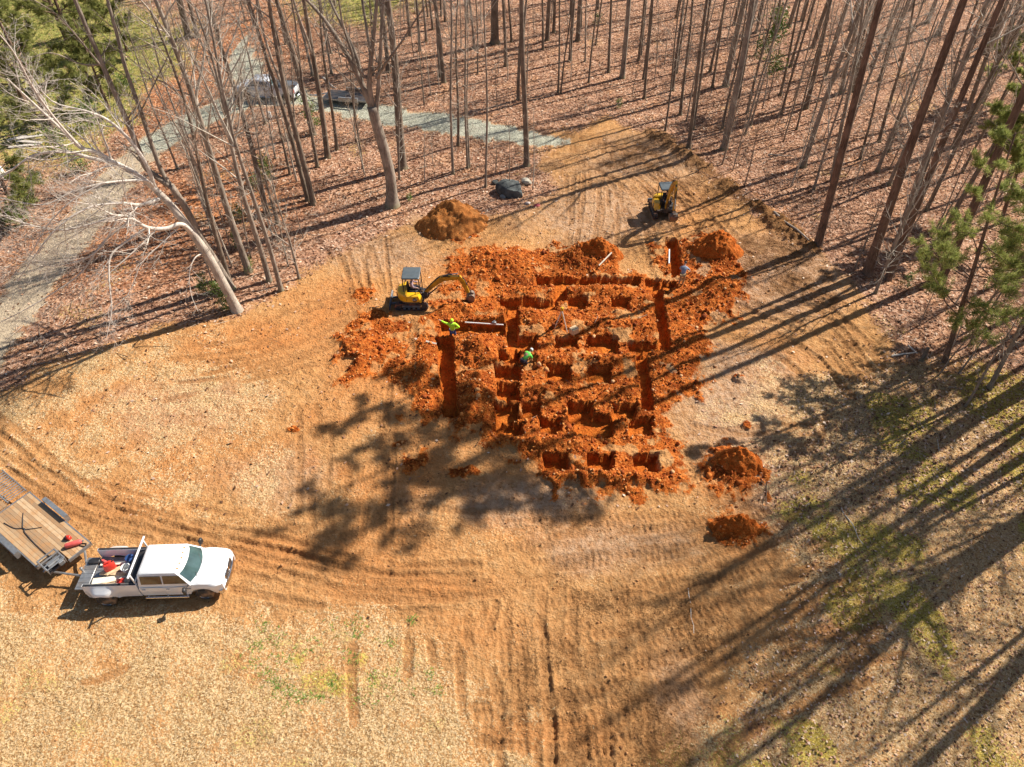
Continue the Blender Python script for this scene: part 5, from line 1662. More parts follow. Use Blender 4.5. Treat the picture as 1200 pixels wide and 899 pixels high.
def jug(name, x, y, z, rz, mat, label, s=1.0):
    n = NB()
    n.loft([[(a * s * .17, b * s * .12, zz * s) for a, b in ((-1, -.6), (-.6, -1), (.6, -1), (1, -.6), (1, .6), (.6, 1), (-.6, 1), (-1, .6))] for zz in (0, .02, .30)] + [[(a * s * .12, b * s * .09, .38 * s) for a, b in ((-1, -.6), (-.6, -1), (.6, -1), (1, -.6), (1, .6), (.6, 1), (-.6, 1), (-1, .6))]])
    o = in_bed(name, n, mat, x, y, z, rz, label, 'fuel can')
    n = NB(); n.tube([(-.12 * s, 0, .36 * s), (-.10 * s, 0, .44 * s), (.04 * s, 0, .44 * s), (.06 * s, 0, .37 * s)], .018 * s, 6); n.build('handle', mat, o)
    n = NB(); n.tube([(.11 * s, 0, .34 * s), (.19 * s, 0, .43 * s)], [.028 * s, .02 * s], 8); n.build('spout', M_BLACK, o)
    return o


jug('fuel_can', -2.15, .14, .87, .6, M_RED, 'big red fuel can in the middle of the white pickup bed', 1.35)
n = NB(); n.rbox((0, 0, .13), (.42, .24, .26), .03); n.tube([(-.12, 0, .26), (-.1, 0, .33), (.1, 0, .33), (.12, 0, .26)], .015, 6)
in_bed('tool_case', n, M_RED, -1.38, -.56, .88, .2, 'red tool case at the near side of the bed behind the toolbox', 'tool case')
n = NB(); n.rbox((0, 0, .02), (1.5, .30, .04), .008)
in_bed('board', n, M_WHITEWOOD, -2.02, -.38, .90, .10, 'wide whitish board lying lengthwise in the pickup bed', 'board')
n = NB(); n.rbox((0, 0, .03), (1.3, .16, .06), .008)
in_bed('board', n, M_PALEWOOD, -1.9, -.12, .93, -.06, 'tan board beside the big red fuel can', 'board')
n = NB(); n.rbox((0, 0, .03), (1.55, .10, .06), .008)
in_bed('board', n, M_WHITEWOOD, -1.95, .40, .88, .05, 'narrow whitish board along the far side of the pickup bed', 'board')
n = NB(); n.rbox((0, 0, .03), (1.0, .22, .05), .008)
in_bed('board', n, M_PALEWOOD, -1.80, .10, .96, .5, 'short tan board lying aslant in the pickup bed', 'board')
for k, (x, y, rz, lab) in enumerate(((-1.85, -.62, .12, 'shovel with a yellow handle nearest the bed side'), (-1.7, -.50, .26, 'shovel with a pale handle lying aslant over the boards'))):
    n = NB(); n.tube([(-.65, 0, .03), (.55, 0, .05)], .02, 6)
    o = in_bed('shovel', n, M_PALEWOOD, x, y, .97, rz, lab, 'shovel')
    n = NB(); n.loft([[(.53, -.09, .05), (.53, .09, .05), (.53, .09, .06), (.53, -.09, .06)], [(.72, -.11, .02), (.72, .11, .02), (.72, .11, .03), (.72, -.11, .03)], [(.84, -.02, .05), (.84, .02, .05), (.84, .02, .06), (.84, -.02, .06)]]); n.build('blade', M_STEEL, o, smooth=False)
n = NB(); n.lathe([(.02, 0), (.15, 0), (.19, .36), (.20, .36), (.20, .38), (.17, .38), (.14, .03), (.02, .03)], (0, 0, 0), 'z', 16)
in_bed('bucket', n, M_WHITEPLAST, -1.38, .02, .88, 0, 'pale bucket behind the toolbox, beside the blue drum', 'bucket')
n = NB(); n.lathe([(.02, 0), (.20, 0), (.21, .05), (.21, .38), (.18, .43), (.06, .44)], (0, 0, 0), 'z', 16)
in_bed('drum', n, M_BLUE, -1.36, .48, .85, 0, 'small blue drum at the far front corner of the pickup bed', 'drum')
n = NB(); n.rbox((0, 0, .05), (.5, .24, .10), .03)
in_bed('rubber_mat', n, M_BLACK, -3.05, .55, .88, .1, 'black rubber block on the far end of the open tailgate', 'rubber mat')
n = NB(); n.rbox((0, 0, .08), (.46, .13, .16), .04); n.tube([(.2, 0, .1), (.38, .02, .12)], .03, 6)
in_bed('chainsaw', n, M_REDPAINT, -2.52, .47, .88, -.5, 'orange red handheld saw near the open tailgate', 'saw')

# second pickup on the gravel and its low trailer
x0, y0 = G(318, 113)
pickup((x0, y0, gz(x0, y0) - .02), PI - .16, 'silver pickup parked on the gravel road behind the tree trunks', M_SILVER, False, False)


# ------------------------------------------------------------------ trailers
def trailer(P0, d, L, Wd, hgt, label, cut=0.0, name='flatbed_trailer', deck_mat=M_PLANKS, tongue=1.5, fenders=True):
    """P0: middle of the front edge of the deck on the ground; d: heading to the front"""
    rz = math.atan2(d[1], d[0])
    t = empty(name, (P0[0], P0[1], gz(*P0)), label, 'trailer', rz)
    n = NB()
    if cut:
        n.box((-L / 2, Wd * .25, hgt - .03), (L, Wd * .5, .06)); n.box((-L / 2 - cut / 2, -Wd * .25, hgt - .03), (L - cut, Wd * .5, .06))
    else:
        n.box((-L / 2, 0, hgt - .03), (L, Wd, .06))
    n.build('deck', deck_mat, t, smooth=False)
    n = NB()
    for s in (-1, 1):
        c_ = cut if s < 0 else 0
        n.box((-L / 2 - c_ / 2, s * (Wd / 2 + .03), hgt - .085), (L - c_ + .1, .06, .16))
    if cut:
        n.box((.03, Wd * .25, hgt - .085), (.06, Wd * .5 + .1, .16)); n.box((-cut + .03, -Wd * .25, hgt - .085), (.06, Wd * .5 + .1, .16))
    else:
        n.box((.035, 0, hgt - .07), (.07, Wd + .14, .16))
    n.box((-L - .035, 0, hgt - .07), (.07, Wd + .14, .16))
    for k in range(6):
        n.box((-L * (k + .5) / 6, 0, hgt - .10), (.08, Wd, .08))
    n.build('frame', M_STEEL, t, smooth=False)
    n = NB()
    for s in (-1, 1):
        n.tube([(-.1, s * Wd * .36, hgt - .18), (tongue, 0, hgt - .22)], .055, 6)
    n.tube([(tongue - .25, 0, hgt - .22), (tongue + .28, 0, hgt - .24)], .06, 6)
    n.rbox((tongue + .33, 0, hgt - .24), (.2, .12, .12), .02)
    n.build('tongue', M_STEEL, t, smooth=False)
    ax = (-L * .52, -L * .52 - .92)
    for x in ax:
        for s in (-1, 1):
            wheel(t, x, s * (Wd / 2 - .10), .33, .22, M_RUBBER, M_STEEL, s)
    if fenders:
        for s in (-1, 1):
            n = NB()
            o, i_ = s * (Wd / 2 + .27), s * (Wd / 2 + .075)
            xx = (ax[0] + .58, ax[0] + .56, ax[1] - .36, ax[1] - .38)
            zz = (hgt - .12, hgt + .22, hgt + .22, hgt - .12)
            n.loft([[(x, i_, z), (x, o, z), (x, o, z + .03), (x, i_, z + .03)] for x, z in zip(xx, zz)])
            n.prism([(x, z - .0) for x, z in zip(xx, zz)], o, o + s * .02, 'y')
            n.build('fender', M_STEEL, t, smooth=False)
    return t, rz


DF = np.array([.825, -.565]); DN = np.array([.565, .825])        # trailer heading and its left side
fr = np.array(G(104, 635, .80))                                # front corner of the deck, far side
P0 = fr - DN * 1.02
trl, trz = trailer(P0, DF, 5.0, 2.04, .80, 'plank deck equipment trailer hitched behind the white pickup', .85, tongue=1.35)
n = NB(); n.box((-5.85, -.50, .72), (1.4, 1.0, .06), roty(-.10)); n.build('beaver_tail', M_PLANKS, trl, smooth=False)
for s in (1,):
    n = NB()
    for y in (.15, 1.05):
        n.tube([(-5.25, y - .05, .80), (-7.3, y - .05, .95)], .035, 6)
    for k in range(12):
        n.tube([(-5.35 - .16 * k, .10, .81 + .012 * k), (-5.35 - .16 * k, 1.0, .81 + .012 * k)], .022, 5)
    n.build('ramp', M_STEEL, trl, smooth=False)
n = NB(); n.tube([(1.15, 0, .0), (1.15, 0, 1.05)], .045, 8); n.rbox((1.15, 0, 1.08), (.12, .12, .12), .02); n.tube([(1.15, 0, 1.08), (1.15, .22, 1.08)], .015, 6); n.build('jack', M_STEEL, trl)
n = NB(); n.rbox((-.42, -.52, .68), (.66, .78, .14), .03); n.build('winch_box', M_DKSTEEL, trl)
n = NB()
for y in (-.92, -.12):
    n.tube([(-.74, y, .70), (-.74, y, 1.12), (.04, y, 1.12), (.04, y, .70)], .04, 6)
for x in (-.74, -.48, -.22, .04):
    n.tube([(x, -.92, 1.12), (x, -.12, 1.12)], .035, 6)
n.lathe([(.02, -.26), (.16, -.26), (.16, .26), (.02, .26)], (-.30, -.50, .94), 'y', 14)
n.rbox((-.02, -.3, .95), (.22, .24, .26), .03)
n.build('winch_frame', M_STEEL, trl, smooth=False)
TRM = Matrix.Translation(trl.location) @ Matrix.Rotation(trz, 4, 'Z')


def on_deck(name, nb, mat, x, y, rz, label, cat, z=.803):
    o = nb.build(name, mat)
    o.matrix_world = TRM @ Matrix.Translation((x, y, z)) @ Matrix.Rotation(rz, 4, 'Z')
    return tag(o, label, cat)


n = NB(); n.lathe([(.02, -.36), (.09, -.34), (.125, -.28), (.125, .28), (.09, .34), (.02, .36)], (0, 0, .125), 'x', 16)
o = on_deck('gas_cylinder', n, M_REDPAINT, -.46, .55, 1.0, 'faded red steel cylinder lying on the trailer planks', 'cylinder')
n = NB(); n.tube([(.36, 0, .125), (.44, 0, .125)], .035, 8); n.build('valve', M_STEEL, o)
n = NB(); n.rbox((0, 0, .10), (.20, .18, .2), .03); n.tube([(-.07, 0, .2), (-.06, 0, .27), (.06, 0, .27), (.07, 0, .2)], .014, 6)
o = on_deck('tool_case', n, M_RED, -.95, .62, .3, 'small red case with a dark base on the trailer planks', 'tool case')
n = NB(); n.rbox((-.16, -.02, .06), (.14, .2, .12), .02); n.build('base', M_BLACK, o)
n = NB(); n.tube([(-.14, -.06, .03), (.10, -.08, .03), (.14, 0, .03), (.10, .08, .03), (-.14, .06, .03), (-.14, -.06, .03)], .02, 6)
on_deck('shackle', n, M_BLACK, -.12, .80, .5, 'black loop of chain at the front corner of the trailer deck', 'chain loop')
n = NB()
pts = [(-4.3, -.62, .02), (-3.6, -.5, .02), (-3.2, -.25, .03), (-3.0, -.35, .03), (-2.2, -.42, .02), (-1.3, -.44, .02), (-.5, -.42, .02)]
n.tube(smooth_path3(np.array(pts), 6), .022, 6)
n.tube(smooth_path3(np.array([(-4.1, .2, .02), (-3.6, -.1, .03), (-3.2, -.28, .04), (-2.9, -.05, .02), (-2.6, .25, .02)]), 6), .018, 6)
on_deck('tie_down_chain', n, M_DKSTEEL, 0, 0, 0, 'dark tie down chain lying along the trailer planks', 'chain')

x1, y1 = G(384, 118)
trailer((x1, y1), np.array([-1, .16]), 4.2, 1.9, .62, 'low dark trailer on the gravel behind the parked pickup', name='utility_trailer', deck_mat=M_DKSTEEL, tongue=1.3)


# ------------------------------------------------------------------ excavators
def excavator(loc, rz, label, boom, stick, bucket_at, bucket_rot, under=0.0):
    t = empty('mini_excavator', loc, label, 'excavator', rz)
    for s in (-1, 1):
        y = s * .73
        Lh, R = .86, .27
        prof = [(Lh + R * math.sin(a), R + .02 - R * math.cos(a)) for a in np.linspace(0, PI, 9)] + [(-Lh - R * math.sin(a), R + .02 + R * math.cos(a)) for a in np.linspace(0, PI, 9)]
        n = NB()
        inner = [(x * .93, (z - R - .02) * .74 + R + .02) for x, z in prof]
        n.loft([[(a[0], y - .15, a[1]) for a in prof], [(a[0], y + .15, a[1]) for a in prof]], cap=False)
        n.loft([[(a[0], y + .15, a[1]) for a in prof], [(a[0], y + .15, a[1]) for a in inner]], cap=False)
        n.loft([[(a[0], y - .15, a[1]) for a in inner], [(a[0], y - .15, a[1]) for a in prof]], cap=False)
        n.loft([[(a[0], y + .15, a[1]) for a in inner], [(a[0], y - .15, a[1]) for a in inner]], cap=False)
        per = 2 * (2 * Lh) + 2 * PI * R
        for k in range(40):
            u = per * k / 40
            if u < 2 * Lh: x, z, a = -Lh + u, .02, 0
            elif u < 2 * Lh + PI * R: a = (u - 2 * Lh) / R; x, z = Lh + R * math.sin(a), R + .02 - R * math.cos(a)
            elif u < 4 * Lh + PI * R: x, z, a = Lh - (u - 2 * Lh - PI * R), 2 * R + .02, PI
            else: a = PI + (u - 4 * Lh - PI * R) / R; x, z = -Lh + R * math.sin(a), R + .02 - R * math.cos(a)
            n.box((x, y, z), (.045, .31, .05), roty(-a))
        tr = n.build('track', M_TRACK, t, smooth=False)
        n = NB(); n.cyl((Lh, y, R + .02), R * .72, .2, 'y', 14); n.build('idler_wheel', M_DKSTEEL, tr)
        n = NB(); n.cyl((-Lh, y, R + .02), R * .72, .2, 'y', 10); n.build('drive_sprocket', M_DKSTEEL, tr)
        n = NB()
        for k in range(4):
            n.cyl((-.48 + .32 * k, y, .16), .095, .2, 'y', 10)
        n.rbox((0, y, .30), (1.3, .16, .18), .03)
        n.build('roller_frame', M_BLADE, tr)
    n = NB(); n.rbox((0, 0, .42), (1.1, 1.16, .2), .03); n.cyl((0, 0, .56), .42, .14, 'z', 20); n.build('undercarriage', M_DKSTEEL, t)
    n = NB()
    n.loft([[(x, y, z) for x, z in ((-1.52, .04), (-1.44, .10), (-1.41, .25), (-1.44, .42), (-1.50, .46), (-1.47, .25))] for y in (-.89, .89)])
    for s in (-1, 1):
        n.beam([(-.5, .34), (-1.44, .22)], [.12, .12], .09, s * .34)
    n.build('dozer_blade', M_BLADE, t, smooth=False)
    n = NB()                                                     # platform
    ring = [(.90, -.60), (.90, .60), (.55, .86)] + [(-.10 + .88 * math.cos(a), .88 * math.sin(a)) for a in np.linspace(PI * .55, PI * 1.45, 11)] + [(.55, -.86)]
    n.loft([[(x, y, .63) for x, y in ring], [(x, y, .74) for x, y in ring]])
    n.build('platform', M_DKSTEEL, t, smooth=False)
    # rear hood and right cowl
    n = NB()
    def rr(s, z, f=-.26):
        return [(f, .84 * s, z)] + [(-.10 + .87 * s * math.cos(a), .87 * s * math.sin(a), z) for a in np.linspace(PI * .58, PI * 1.42, 15)] + [(f, -.84 * s, z)]
    n.loft([rr(.97, .66), rr(1, .74), rr(1.0, 1.12), rr(.97, 1.24), rr(.88, 1.31), rr(.6, 1.33)])
    hood = n.build('engine_hood', M_YELLOW, t, angle=50)
    n = NB()
    for k in range(5):
        n.rbox((-.955, -.1, .84 + .05 * k), (.03, .34, .022), .005)
    n.build('vent', M_DKSTEEL, hood)
    n = NB()
    rings = []
    for z, f in ((.66, .97), (.75, 1), (1.06, 1), (1.17, .93), (1.22, .75)):
        x1 = .80 - (z - .66) * .35
        rings.append([(-.24, -.40, z), (x1, -.40, z), (x1 + .03, -.52, z), (x1 - .08, -.40 - .42 * f, z), (.3, -.40 - .46 * f, z), (-.24, -.40 - .455 * f, z)])
    n.loft(rings)
    cw = n.build('side_cowl', M_YELLOW, t, angle=40)
    n = NB(); n.cyl((.30, -.868, .93), .16, .012, 'y', 16); bd = n.build('badge', M_BLACK, cw)
    cu = bpy.data.curves.new('badge_text', 'FONT'); cu.body = 'CAT'; cu.size = .145; cu.align_x = 'CENTER'; cu.align_y = 'CENTER'; cu.extrude = .003
    tmp = bpy.data.objects.new('badge_text', cu); COL.objects.link(tmp)
    bpy.context.view_layer.update()
    me = bpy.data.meshes.new_from_object(tmp.evaluated_get(bpy.context.evaluated_depsgraph_get()))
    bpy.data.objects.remove(tmp)
    me.materials.clear(); me.materials.append(M_WHITEPLAST)
    lo = bpy.data.objects.new('badge_lettering', me); COL.objects.link(lo); lo.parent = bd
    lo.location = (.30, -.877, .94); lo.rotation_euler = (PI / 2, 0, 0)
    n = NB(); n.add([(.26, -.879, .845), (.34, -.879, .845), (.30, -.879, .895)], None, [[0, 1, 2]]); n.build('badge_triangle', M_YELLOW, bd, smooth=False)
    # cab floor, seat, levers
    n = NB(); n.rbox((.32, .16, .76), (1.12, 1.06, .04), .01); n.build('floor_plate', M_DKSTEEL, t)
    n = NB(); n.rbox((.02, .15, 1.06), (.5, .5, .14), .05); n.rbox((-.22, .15, 1.36), (.12, .48, .56), .05, roty(-.12)); n.rbox((0, .15, .88), (.4, .4, .24), .03)
    n.build('seat', M_BLACK, t)
    for s in (-1, 1):
        n = NB(); n.rbox((.12, .15 + s * .36, 1.04), (.5, .14, .32), .04); n.tube([(.30, .15 + s * .36, 1.2), (.34, .15 + s * .34, 1.40)], .018, 6); n.build('armrest_console', M_BLACK, t)
    n = NB()
    for y in (-.02, .32):
        n.tube([(.72, y, .78), (.70, y, 1.25)], .016, 6)
    n.build('travel_lever', M_BLACK, t)
    for x, y in ((-.46, -.44), (-.46, .74), (.66, -.44), (.66, .74)):
        n = NB(); n.tube([(x, y, .76), (x * .98, y, 1.5), (x * .95, y, 2.36)], .032, 8); n.build('canopy_post', M_BLACK, t)
    n = NB()
    def ro(s, z):
        return [(a * s * .60 + .10, b * s * .66 + .15, z) for a, b in ((-1, -.88), (-.9, -1), (.9, -1), (1, -.88), (1, .88), (.9, 1), (-.9, 1), (-1, .88))]
    n.loft([ro(.95, 2.34), ro(1, 2.37), ro(1, 2.42), ro(.94, 2.46), ro(.6, 2.475)])
    n.build('canopy_roof', M_ROOF, t, angle=30)
    n = NB(); n.tube([(-.46, -.44, 1.5), (-.46, .74, 1.5)], .025, 6); n.build('canopy_rail', M_BLACK, t)
    n = NB(); n.tube([(.64, -.44, 1.55), (.64, .74, 1.55)], .022, 6); n.build('canopy_rail', M_BLACK, t)
    t.scale = (.94, .94, .94)
    # boom, stick, bucket
    B = np.array(boom); S = np.array(stick)
    n = NB(); n.rbox((.96, 0, .78), (.24, .34, .42), .04); n.cyl((.98, 0, .95), .09, .36, 'y', 12); n.build('swing_bracket', M_DKSTEEL, t)
    n = NB(); bp = smooth_path3(np.column_stack([B[:, 0], 0 * B[:, 0], B[:, 1]]), 5)
    hb = np.interp(np.linspace(0, 1, len(bp)), [0, .45, .6, 1], [.20, .36, .36, .20])
    n.beam(bp[:, [0, 2]], hb, .20)
    bo = n.build('boom', M_BOOM, t, smooth=False)
    n = NB()
    for y in (-.06, .06):
        q_ = bp.copy(); q_[:, 1] = y; q_[:, 2] += hb * .5 + .05; q_[:, 0] -= .03; n.tube(q_, .028, 5)
    n.build('hose', M_BLACK, bo)
    n = NB(); n.beam(S, [.30, .32, .2][:len(S)] if len(S) == 3 else [.3, .2], .17); n.build('stick', M_BOOM, t, smooth=False)

    def ram(p, q, name_):
        p = np.array([p[0], 0, p[1]]); q = np.array([q[0], 0, q[1]])
        n = NB(); n.tube([p, p + (q - p) * .58], .055, 8); o = n.build(name_, M_DKSTEEL, t)
        n = NB(); n.tube([p + (q - p) * .5, q], .028, 8); n.build('rod', M_CHROME, o)
    mid = B[len(B) // 2]
    nb_ = B[-1] - B[-2]; nb_ = nb_ / np.linalg.norm(nb_); nx = np.array([-nb_[1], nb_[0]])
    ram((1.06, .66), mid + (B[0] - mid) * .12 + np.array([.17, -.17]), 'boom_cylinder')
    ram(mid + nx * .24, S[0] + nx * .26 + nb_ * .05, 'stick_cylinder')
    ds = S[-1] - S[0]; ds = ds / np.linalg.norm(ds); ns = np.array([-ds[1], ds[0]])
    ram(S[0] + ds * .2 + ns * .24, S[-1] - ds * .16 + ns * .22, 'bucket_cylinder')
    # bucket: curved shell with side plates and teeth
    n = NB()
    arc = [(.30, -.42), (.34, -.16), (.30, .10), (.16, .27), (-.02, .30), (-.16, .20), (-.22, .02), (-.24, -.14)]
    c, s_ = math.cos(bucket_rot), math.sin(bucket_rot)
    tr_ = lambda p, k=1.0: (bucket_at[0] + (p[0] * c - p[1] * s_) * k, bucket_at[1] + (p[0] * s_ + p[1] * c) * k)
    outer = [tr_(p) for p in arc]; innr = [tr_(p, .92) for p in arc]
    n.loft([[(a[0], -.30, a[1]), (a[0], .30, a[1]), (b[0], .30, b[1]), (b[0], -.30, b[1])] for a, b in zip(outer, innr)])
    for y in (-.30, .28):
        n.prism(outer, y, y + .02, 'y')
    n.rbox((*tr_((-.02, .34))[:1], 0, tr_((-.02, .34))[1]), (.22, .26, .18), .03, roty(-bucket_rot))
    e = tr_((.30, -.48))
    for k in range(4):
        n.box((e[0], -.2 + .133 * k, e[1]), (.07, .05, .13), roty(-bucket_rot))
    n.build('bucket', M_BUCKET, t, smooth=False)
    return t


ex, ey = G(484, 356)
E1Z = gz(ex, ey)
EXC1 = excavator((ex, ey, E1Z), 0.0, 'yellow mini excavator with an operator, left of the pits, boom reaching right',
                 [(.98, .98), (1.70, 1.72), (2.25, 2.08), (3.36, 2.16)], [(3.24, 2.26), (3.50, 1.92), (3.86, .92)], (4.00, .60), -.45)
ex2, ey2 = G(775, 251)
E2Z = gz(ex2, ey2)
EXC2 = excavator((ex2, ey2, E2Z), -PI / 2 + .06, 'yellow mini excavator at the top right, boom raised towards the trench',
                 [(.98, .98), (1.25, 2.3), (1.62, 3.25), (2.35, 3.95)], [(2.25, 4.02), (2.55, 3.65), (3.02, 2.0)], (3.08, 1.58), -.7)


# ------------------------------------------------------------------ people
def skin_mesh(V, E, R, sub=1):
    me = bpy.data.meshes.new('tmp'); me.from_pydata(V, E, []); me.update()
    o = bpy.data.objects.new('tmp', me); COL.objects.link(o)
    o.modifiers.new('s', 'SKIN')
    for i, r_ in enumerate(R):
        me.skin_vertices[0].data[i].radius = (r_, r_) if not isinstance(r_, tuple) else r_
    me.skin_vertices[0].data[0].use_root = True
    if sub:
        m = o.modifiers.new('u', 'SUBSURF'); m.levels = sub; m.render_levels = sub
    bpy.context.view_layer.update()
    ev = o.evaluated_get(bpy.context.evaluated_depsgraph_get())
    out = bpy.data.meshes.new_from_object(ev)
    bpy.data.objects.remove(o); bpy.data.meshes.remove(me)
    for p in out.polygons:
        p.use_smooth = True
    return out


def person(loc, rz, J, label, shirt, trousers, sleeves='long', head='hair', hood=None, hat=None):
    """J: joints in metres, x right, y forward, z up"""
    t = empty('person', loc, label, 'person', rz)
    V, E, R, ix = [], [], [], {}

    def add(k, p, r_, to=None):
        ix[k] = len(V); V.append(tuple(p)); R.append(r_)
        if to is not None:
            E.append((ix[to], ix[k]))
    a = {k: np.array(v, float) for k, v in J.items()}
    up = nrm(a['head'] - a['neck'])
    fw = a.get('face', np.array([0, 1.0, 0])); fw = nrm(fw - up * np.dot(fw, up))
    rt = np.cross(fw, up)
    add('pelvis', a['pelvis'], (.15, .115))
    add('spine', (a['pelvis'] + a['chest']) / 2, (.135, .10), 'pelvis')
    add('chest', a['chest'], (.16, .115), 'spine')
    add('neck', a['neck'], .058, 'chest')
    add('jaw', a['head'] - up * .05 + fw * .015, .078, 'neck')
    add('skull', a['head'] + up * .05, .088, 'jaw')
    add('crown', a['head'] + up * .115, .06, 'skull')
    add('nose', a['head'] + fw * .105 + up * .0, .014, 'jaw')
    for s, q in (('l', -1), ('r', 1)):
        add('sh' + s, a['sh' + s], .064, 'chest'); add('el' + s, a['el' + s], .043, 'sh' + s)
        add('wr' + s, a['wr' + s], .03, 'el' + s)
        d = nrm(a['wr' + s] - a['el' + s]); sd = nrm(np.cross(d, [0, 0, 1.0]) + [1e-3, 0, 0]); cu = np.cross(sd, d)
        add('palm' + s, a['wr' + s] + d * .075, (.036, .018), 'wr' + s)
        for f in range(4):
            b0 = a['wr' + s] + d * .095 + sd * (-.03 + .02 * f)
            ln = (.062, .075, .07, .052)[f]
            add(f'f{f}{s}', b0 + d * ln * .55 - cu * .012, .0095, 'palm' + s); add(f'g{f}{s}', b0 + d * ln - cu * .035, .008, f'f{f}{s}')
        add('th' + s, a['wr' + s] + d * .055 - sd * .05 * q, .011, 'wr' + s); add('tt' + s, a['wr' + s] + d * .09 - sd * .06 * q - cu * .015, .009, 'th' + s)
        add('hip' + s, a['hip' + s], .088, 'pelvis'); add('kn' + s, a['kn' + s], .058, 'hip' + s)
        add('an' + s, a['an' + s], .042, 'kn' + s)
        add('toe' + s, a['an' + s] + np.array(J.get('foot', (0, .17, -.05))), .038, 'an' + s)
    me = skin_mesh(V, E, R, 1)
    me.materials.append(M_SKIN); me.name = 'body'
    o = bpy.data.objects.new('body', me); COL.objects.link(o); o.parent = t
    n = NB()
    for s in (-1, 1):
        n.rbox(a['head'] + fw * .082 + rt * .034 * s + up * .03, (.022, .014, .014), .004)
    n.build('eyes', M_EYE, o)

    def cloth(nm, keys, links, grow, mat, extra=None):
        vv = [V[ix[k]] for k in keys]
        rr_ = [tuple(x + grow for x in (R[ix[k]] if isinstance(R[ix[k]], tuple) else (R[ix[k]],) * 2)) for k in keys]
        if extra:
            for k, r2 in extra.items():
                rr_[keys.index(k)] = (r2, r2)
        ee = [(keys.index(x), keys.index(y)) for x, y in links]
        m2 = skin_mesh(vv, ee, rr_, 1); m2.materials.append(mat); m2.name = nm
        c = bpy.data.objects.new(nm, m2); COL.objects.link(c); c.parent = t
        return c
    arm = ('el', 'wr') if sleeves == 'long' else ('el',)
    keys = ['pelvis', 'spine', 'chest', 'neck'] + [k + s for s in 'lr' for k in ('sh',) + arm]
    links = [('pelvis', 'spine'), ('spine', 'chest'), ('chest', 'neck')] + [('chest', 'sh' + s) for s in 'lr'] + [('sh' + s, 'el' + s) for s in 'lr'] + ([('el' + s, 'wr' + s) for s in 'lr'] if sleeves == 'long' else [])
    cloth('hoodie' if hood else 'shirt', keys, links, .022, shirt, {'neck': .07})
    keys = ['pelvis'] + [k + s for s in 'lr' for k in ('hip', 'kn', 'an')]
    links = [('pelvis', 'hip' + s) for s in 'lr'] + [('hip' + s, 'kn' + s) for s in 'lr'] + [('kn' + s, 'an' + s) for s in 'lr']
    cloth('trousers', keys, links, .02, trousers)
    for s in 'lr':
        cloth('boot', ['an' + s, 'toe' + s], [('an' + s, 'toe' + s)], .014, M_BOOT)
    hd = a['head'] + up * .035
    n = NB()
    rings = []
    Rm = np.stack([rt, fw, up], 1)
    mat = hood or hat or M_HAIR
    for k, ph_ in enumerate(np.linspace(-.35 if hood else -.05, PI / 2 - .05, 7)):
        rad = (.118 if hood or hat else .108) * math.cos(ph_); zz = (.128 if hood or hat else .118) * math.sin(ph_)
        rings.append([hd + Rm @ np.array([rad * .92 * math.cos(b), rad * math.sin(b) * (1.05 if math.sin(b) < 0 else .88) - .008, zz + .012]) for b in np.linspace(0, 2 * PI, 17)[:-1]])
    n.loft(rings)
    if hat:
        br = [hd + Rm @ np.array([.075 * math.cos(b), .08 + .09 * math.sin(b), .02]) for b in np.linspace(0, PI, 9)]
        n.loft([br, [p + up * .012 for p in br]])
    n.build('hood' if hood else 'cap' if hat else 'hair', mat, t, angle=180)
    return t


wx, wy = G(531, 395)
WZ = gz(wx, wy)
person((wx, wy, max(WZ, -.45)), 0.1, dict(pelvis=(0, 0, .93), chest=(0, .03, 1.30), neck=(0, .04, 1.50), head=(0, .07, 1.62), face=(.2, 1, -.1),
       shl=(-.19, .02, 1.43), ell=(-.43, .10, 1.50), wrl=(-.66, .16, 1.64), shr=(.19, .02, 1.43), elr=(.42, -.10, 1.24), wrr=(.22, .08, 1.04),
       hipl=(-.10, 0, .88), knl=(-.14, .05, .48), anl=(-.16, 0, .08), hipr=(.10, 0, .88), knr=(.14, .04, .48), anr=(.17, 0, .08)),
       'person in a lime hoodie and jeans pointing with the left arm in a trench', M_LIME, M_JEANS, hood=M_LIME)
wx, wy = G(614, 430)
person((wx, wy, -.28), -.75, dict(pelvis=(0, 0, .82), chest=(0, .30, 1.06), neck=(0, .46, 1.16), head=(0, .58, 1.20), face=(0, .7, -.7),
       shl=(-.19, .36, 1.10), ell=(-.22, .46, .82), wrl=(-.14, .60, .60), shr=(.19, .36, 1.10), elr=(.24, .44, .82), wrr=(.14, .60, .58),
       hipl=(-.10, 0, .80), knl=(-.14, .16, .44), anl=(-.15, -.02, .08), hipr=(.10, 0, .80), knr=(.14, .16, .44), anr=(.15, -.02, .08)),
       'person in a bright green shirt and white cap bending over a footing pit', M_GREENSHIRT, M_DARKCLOTH, 'short', hat=M_WHITECAP)
wx, wy = G(797, 338)
person((wx, wy, gz(wx, wy)), -.25, dict(pelvis=(0, 0, .90), chest=(0, .22, 1.22), neck=(0, .34, 1.38), head=(.02, .45, 1.46), face=(0, .8, -.6),
       shl=(-.19, .26, 1.27), ell=(-.25, .40, 1.02), wrl=(-.12, .58, .86), shr=(.19, .26, 1.27), elr=(.38, .34, 1.06), wrr=(.46, .50, .86),
       hipl=(-.10, 0, .86), knl=(-.11, .06, .46), anl=(-.14, 0, .08), hipr=(.10, 0, .86), knr=(.12, .10, .46), anr=(.10, .02, .08)),
       'person in a grey blue shirt and khaki trousers leaning over the right trench', M_GREYSHIRT, M_KHAKI, 'short')
